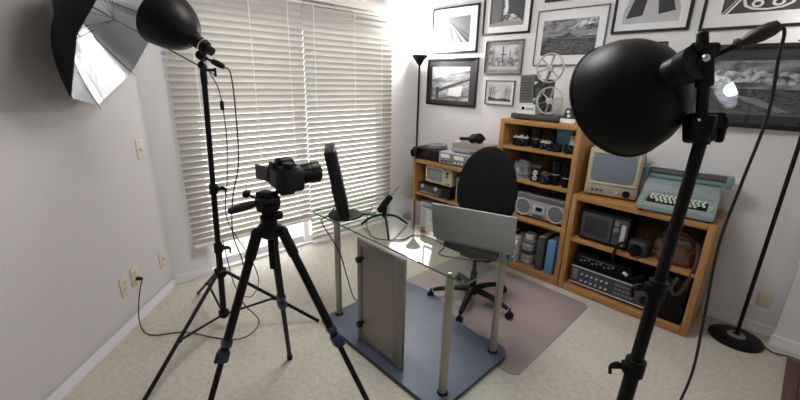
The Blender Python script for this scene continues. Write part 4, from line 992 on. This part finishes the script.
MB().cyl((-.2, .27, .212), (.22, .27, .212), .004, n=10).build('paper_bail', CHROME, tw)
for x in (-.18, .18):
    for y in (.02, .32): MB().cyl((x, y, 0), (x, y, .01), .012, n=10).build('foot', BLKM, tw)

ZR = .4655
pt = thing('portable_television', 'black portable television with dark screen on right bookcase shelf', 'television', (-.93, 3.06, ZR))
MB().box((0, .10, .135), (.355, .20, .245), .010).build('cabinet', BLK, pt)
MB().b2(-.165, .06, -.006, .0, .03, .235, .004).build('bezel', DGREY, pt)
MB().box((-.055, -.008, .135), (.17, .012, .14), .005).build('screen', SCRD, pt)
MB().b2(.07, .17, -.004, 0, .03, .235, .002).build('control_panel', DGREY, pt); MB().b2(.125, .155, -.006, -.003, .035, .20, .001).build('channel_strip', LGREY, pt)
for z in (.20, .15): MB().lathe([(.020, 0), (.018, .014), (.008, .016)], (.095, -.004, z), (0, -1, 0), 18).build('knob', MGREY, pt)
for x in (-.14, .14): MB().b2(x - .02, x + .02, .02, .18, 0, .013).build('foot', BLKM, pt)
cp_ = thing('camera_case', 'brown leather camera case with strap on right bookcase shelf', 'camera case', (-.462, 3.12, ZR), .1); cp_.scale = (1.08, 1, 1.12)
b = MB(); b.sph((0, 0, .10), .115, (1.05, .72, .87), 24); b.box((0, .0, .07), (.20, .13, .14), .04, seg=4); b.build('pouch', LEATH, cp_)
MB().box((0, -.03, .145), (.17, .10, .07), .03, seg=4).build('flap', LEATHD, cp_)
MB().tube([(.10, -.02, .17), (.12, -.06, .10), (.115, -.10, .01), (.10, -.125, -.06), (.08, -.13, -.13), (.05, -.125, -.155), (.03, -.12, -.12), (.05, -.12, -.04)], .012, 8, 6, flat=.25).build('strap', LEATHD, cp_)
MB().tube([(-.10, -.02, .14), (-.06, -.08, .22), (.04, -.08, .22), (.09, -.03, .15)], .011, 8, 6, flat=.3).build('handle', LEATHD, cp_)
cp2 = thing('camera_case', 'dark camera in soft case beside the brown leather case', 'camera case', (-.675, 3.10, ZR), -.1)
b = MB(); b.box((0, 0, .055), (.14, .12, .11), .03, seg=4); b.build('pouch', pbr('purple_black', (.03, .02, .028), .6, noise=.4, nscale=15), cp2)
MB().lathe([(.04, 0), (.042, .03), (.036, .05), (.03, .05)], (0, -.055, .05), (0, -1, 0), 22).build('lens_cover', BLK, cp2)
MB().tube([(-.07, -.04, .08), (-.10, -.09, .07), (-.12, -.115, .0), (-.12, -.118, -.07), (-.07, -.12, -.12), (-.01, -.13, -.14), (.05, -.13, -.145), (.10, -.12, -.10)], .016, 8, 6, flat=.22).build('strap', BLKM, cp2)
MB().box((-.01, -.135, -.128), (.035, .004, .02), .001, (0, .4, 0)).build('strap_label', WHITE, cp2)
ZQ = .0555
rc = thing('stereo_receiver', 'wide black and silver stereo receiver on right bookcase floor', 'stereo receiver', (-.80, 3.06, ZQ))
MB().b2(-.31, .31, .0, .33, .012, .185, .004).build('case', BLK, rc); MB().b2(-.312, .312, -.004, .0, .02, .178, .001).build('front_panel', DGREY, rc)
for z in (.028, .172): MB().b2(-.312, .312, -.010, -.003, z - .005, z + .005, .001).build('trim_rail', SILV, rc)
b_ = MB(); 
for r2 in range(2):
    for k in range(6): MB().lathe([(.009, 0), (.008, .014)], (-.22 + k * .038, -.004, .065 + r2 * .055), (0, -1, 0), 12).build('knob', SILV, rc)
for r2 in range(3):
    for k in range(5): MB().b2(.03 + k * .027, .05 + k * .027, -.009, -.004, .055 + r2 * .034, .072 + r2 * .034, .001).build('button', MGREY, rc)
MB().lathe([(.03, 0), (.028, .02), (.01, .022)], (.235, -.004, .09), (0, -1, 0), 24).build('volume_knob', BLK, rc)
MB().b2(-.295, -.255, -.007, -.004, .06, .15, .001).build('label_strip', MGREY, rc)
for x in (-.27, .27):
    for y in (.03, .3): MB().cyl((x, y, 0), (x, y, .013), .016, n=12).build('foot', BLKM, rc)
eq = thing('equalizer', 'flat black equalizer lying on the stereo receiver', 'audio unit', (-.89, 3.075, ZQ + .1858))
MB().b2(-.20, .20, 0, .27, .004, .105, .004).build('case', BLK, eq)
for k in range(9): MB().b2(-.17 + k * .03, -.155 + k * .03, -.008, 0, .035 + .01 * (k % 3), .048 + .01 * (k % 3), .001).build('slider', MGREY, eq)
MB().b2(-.18, .1, -.003, 0, .075, .079).build('scale_line', MGREY, eq)
for x in (-.17, .17): MB().b2(x - .02, x + .02, .03, .24, 0, .005).build('foot', BLKM, eq)
bxx = carton('storage_box', 'tall black box at right end of the right bookcase floor', 'box', (-.40, 3.17, ZQ), (.14, .24, .33), BLKM, BLK)

# put the origin of the stands, lamp heads and umbrella at their own base
def rebase(root, loc):
    loc = Vector(loc); root.location = loc
    for k in kids(root): k.location = Vector(k.location) - loc
rebase(sl, (LF.x, LF.y, 0)); rebase(sr, (RF.x, RF.y, 0)); rebase(lh, LJ); rebase(rh, J); rebase(ub, uend)
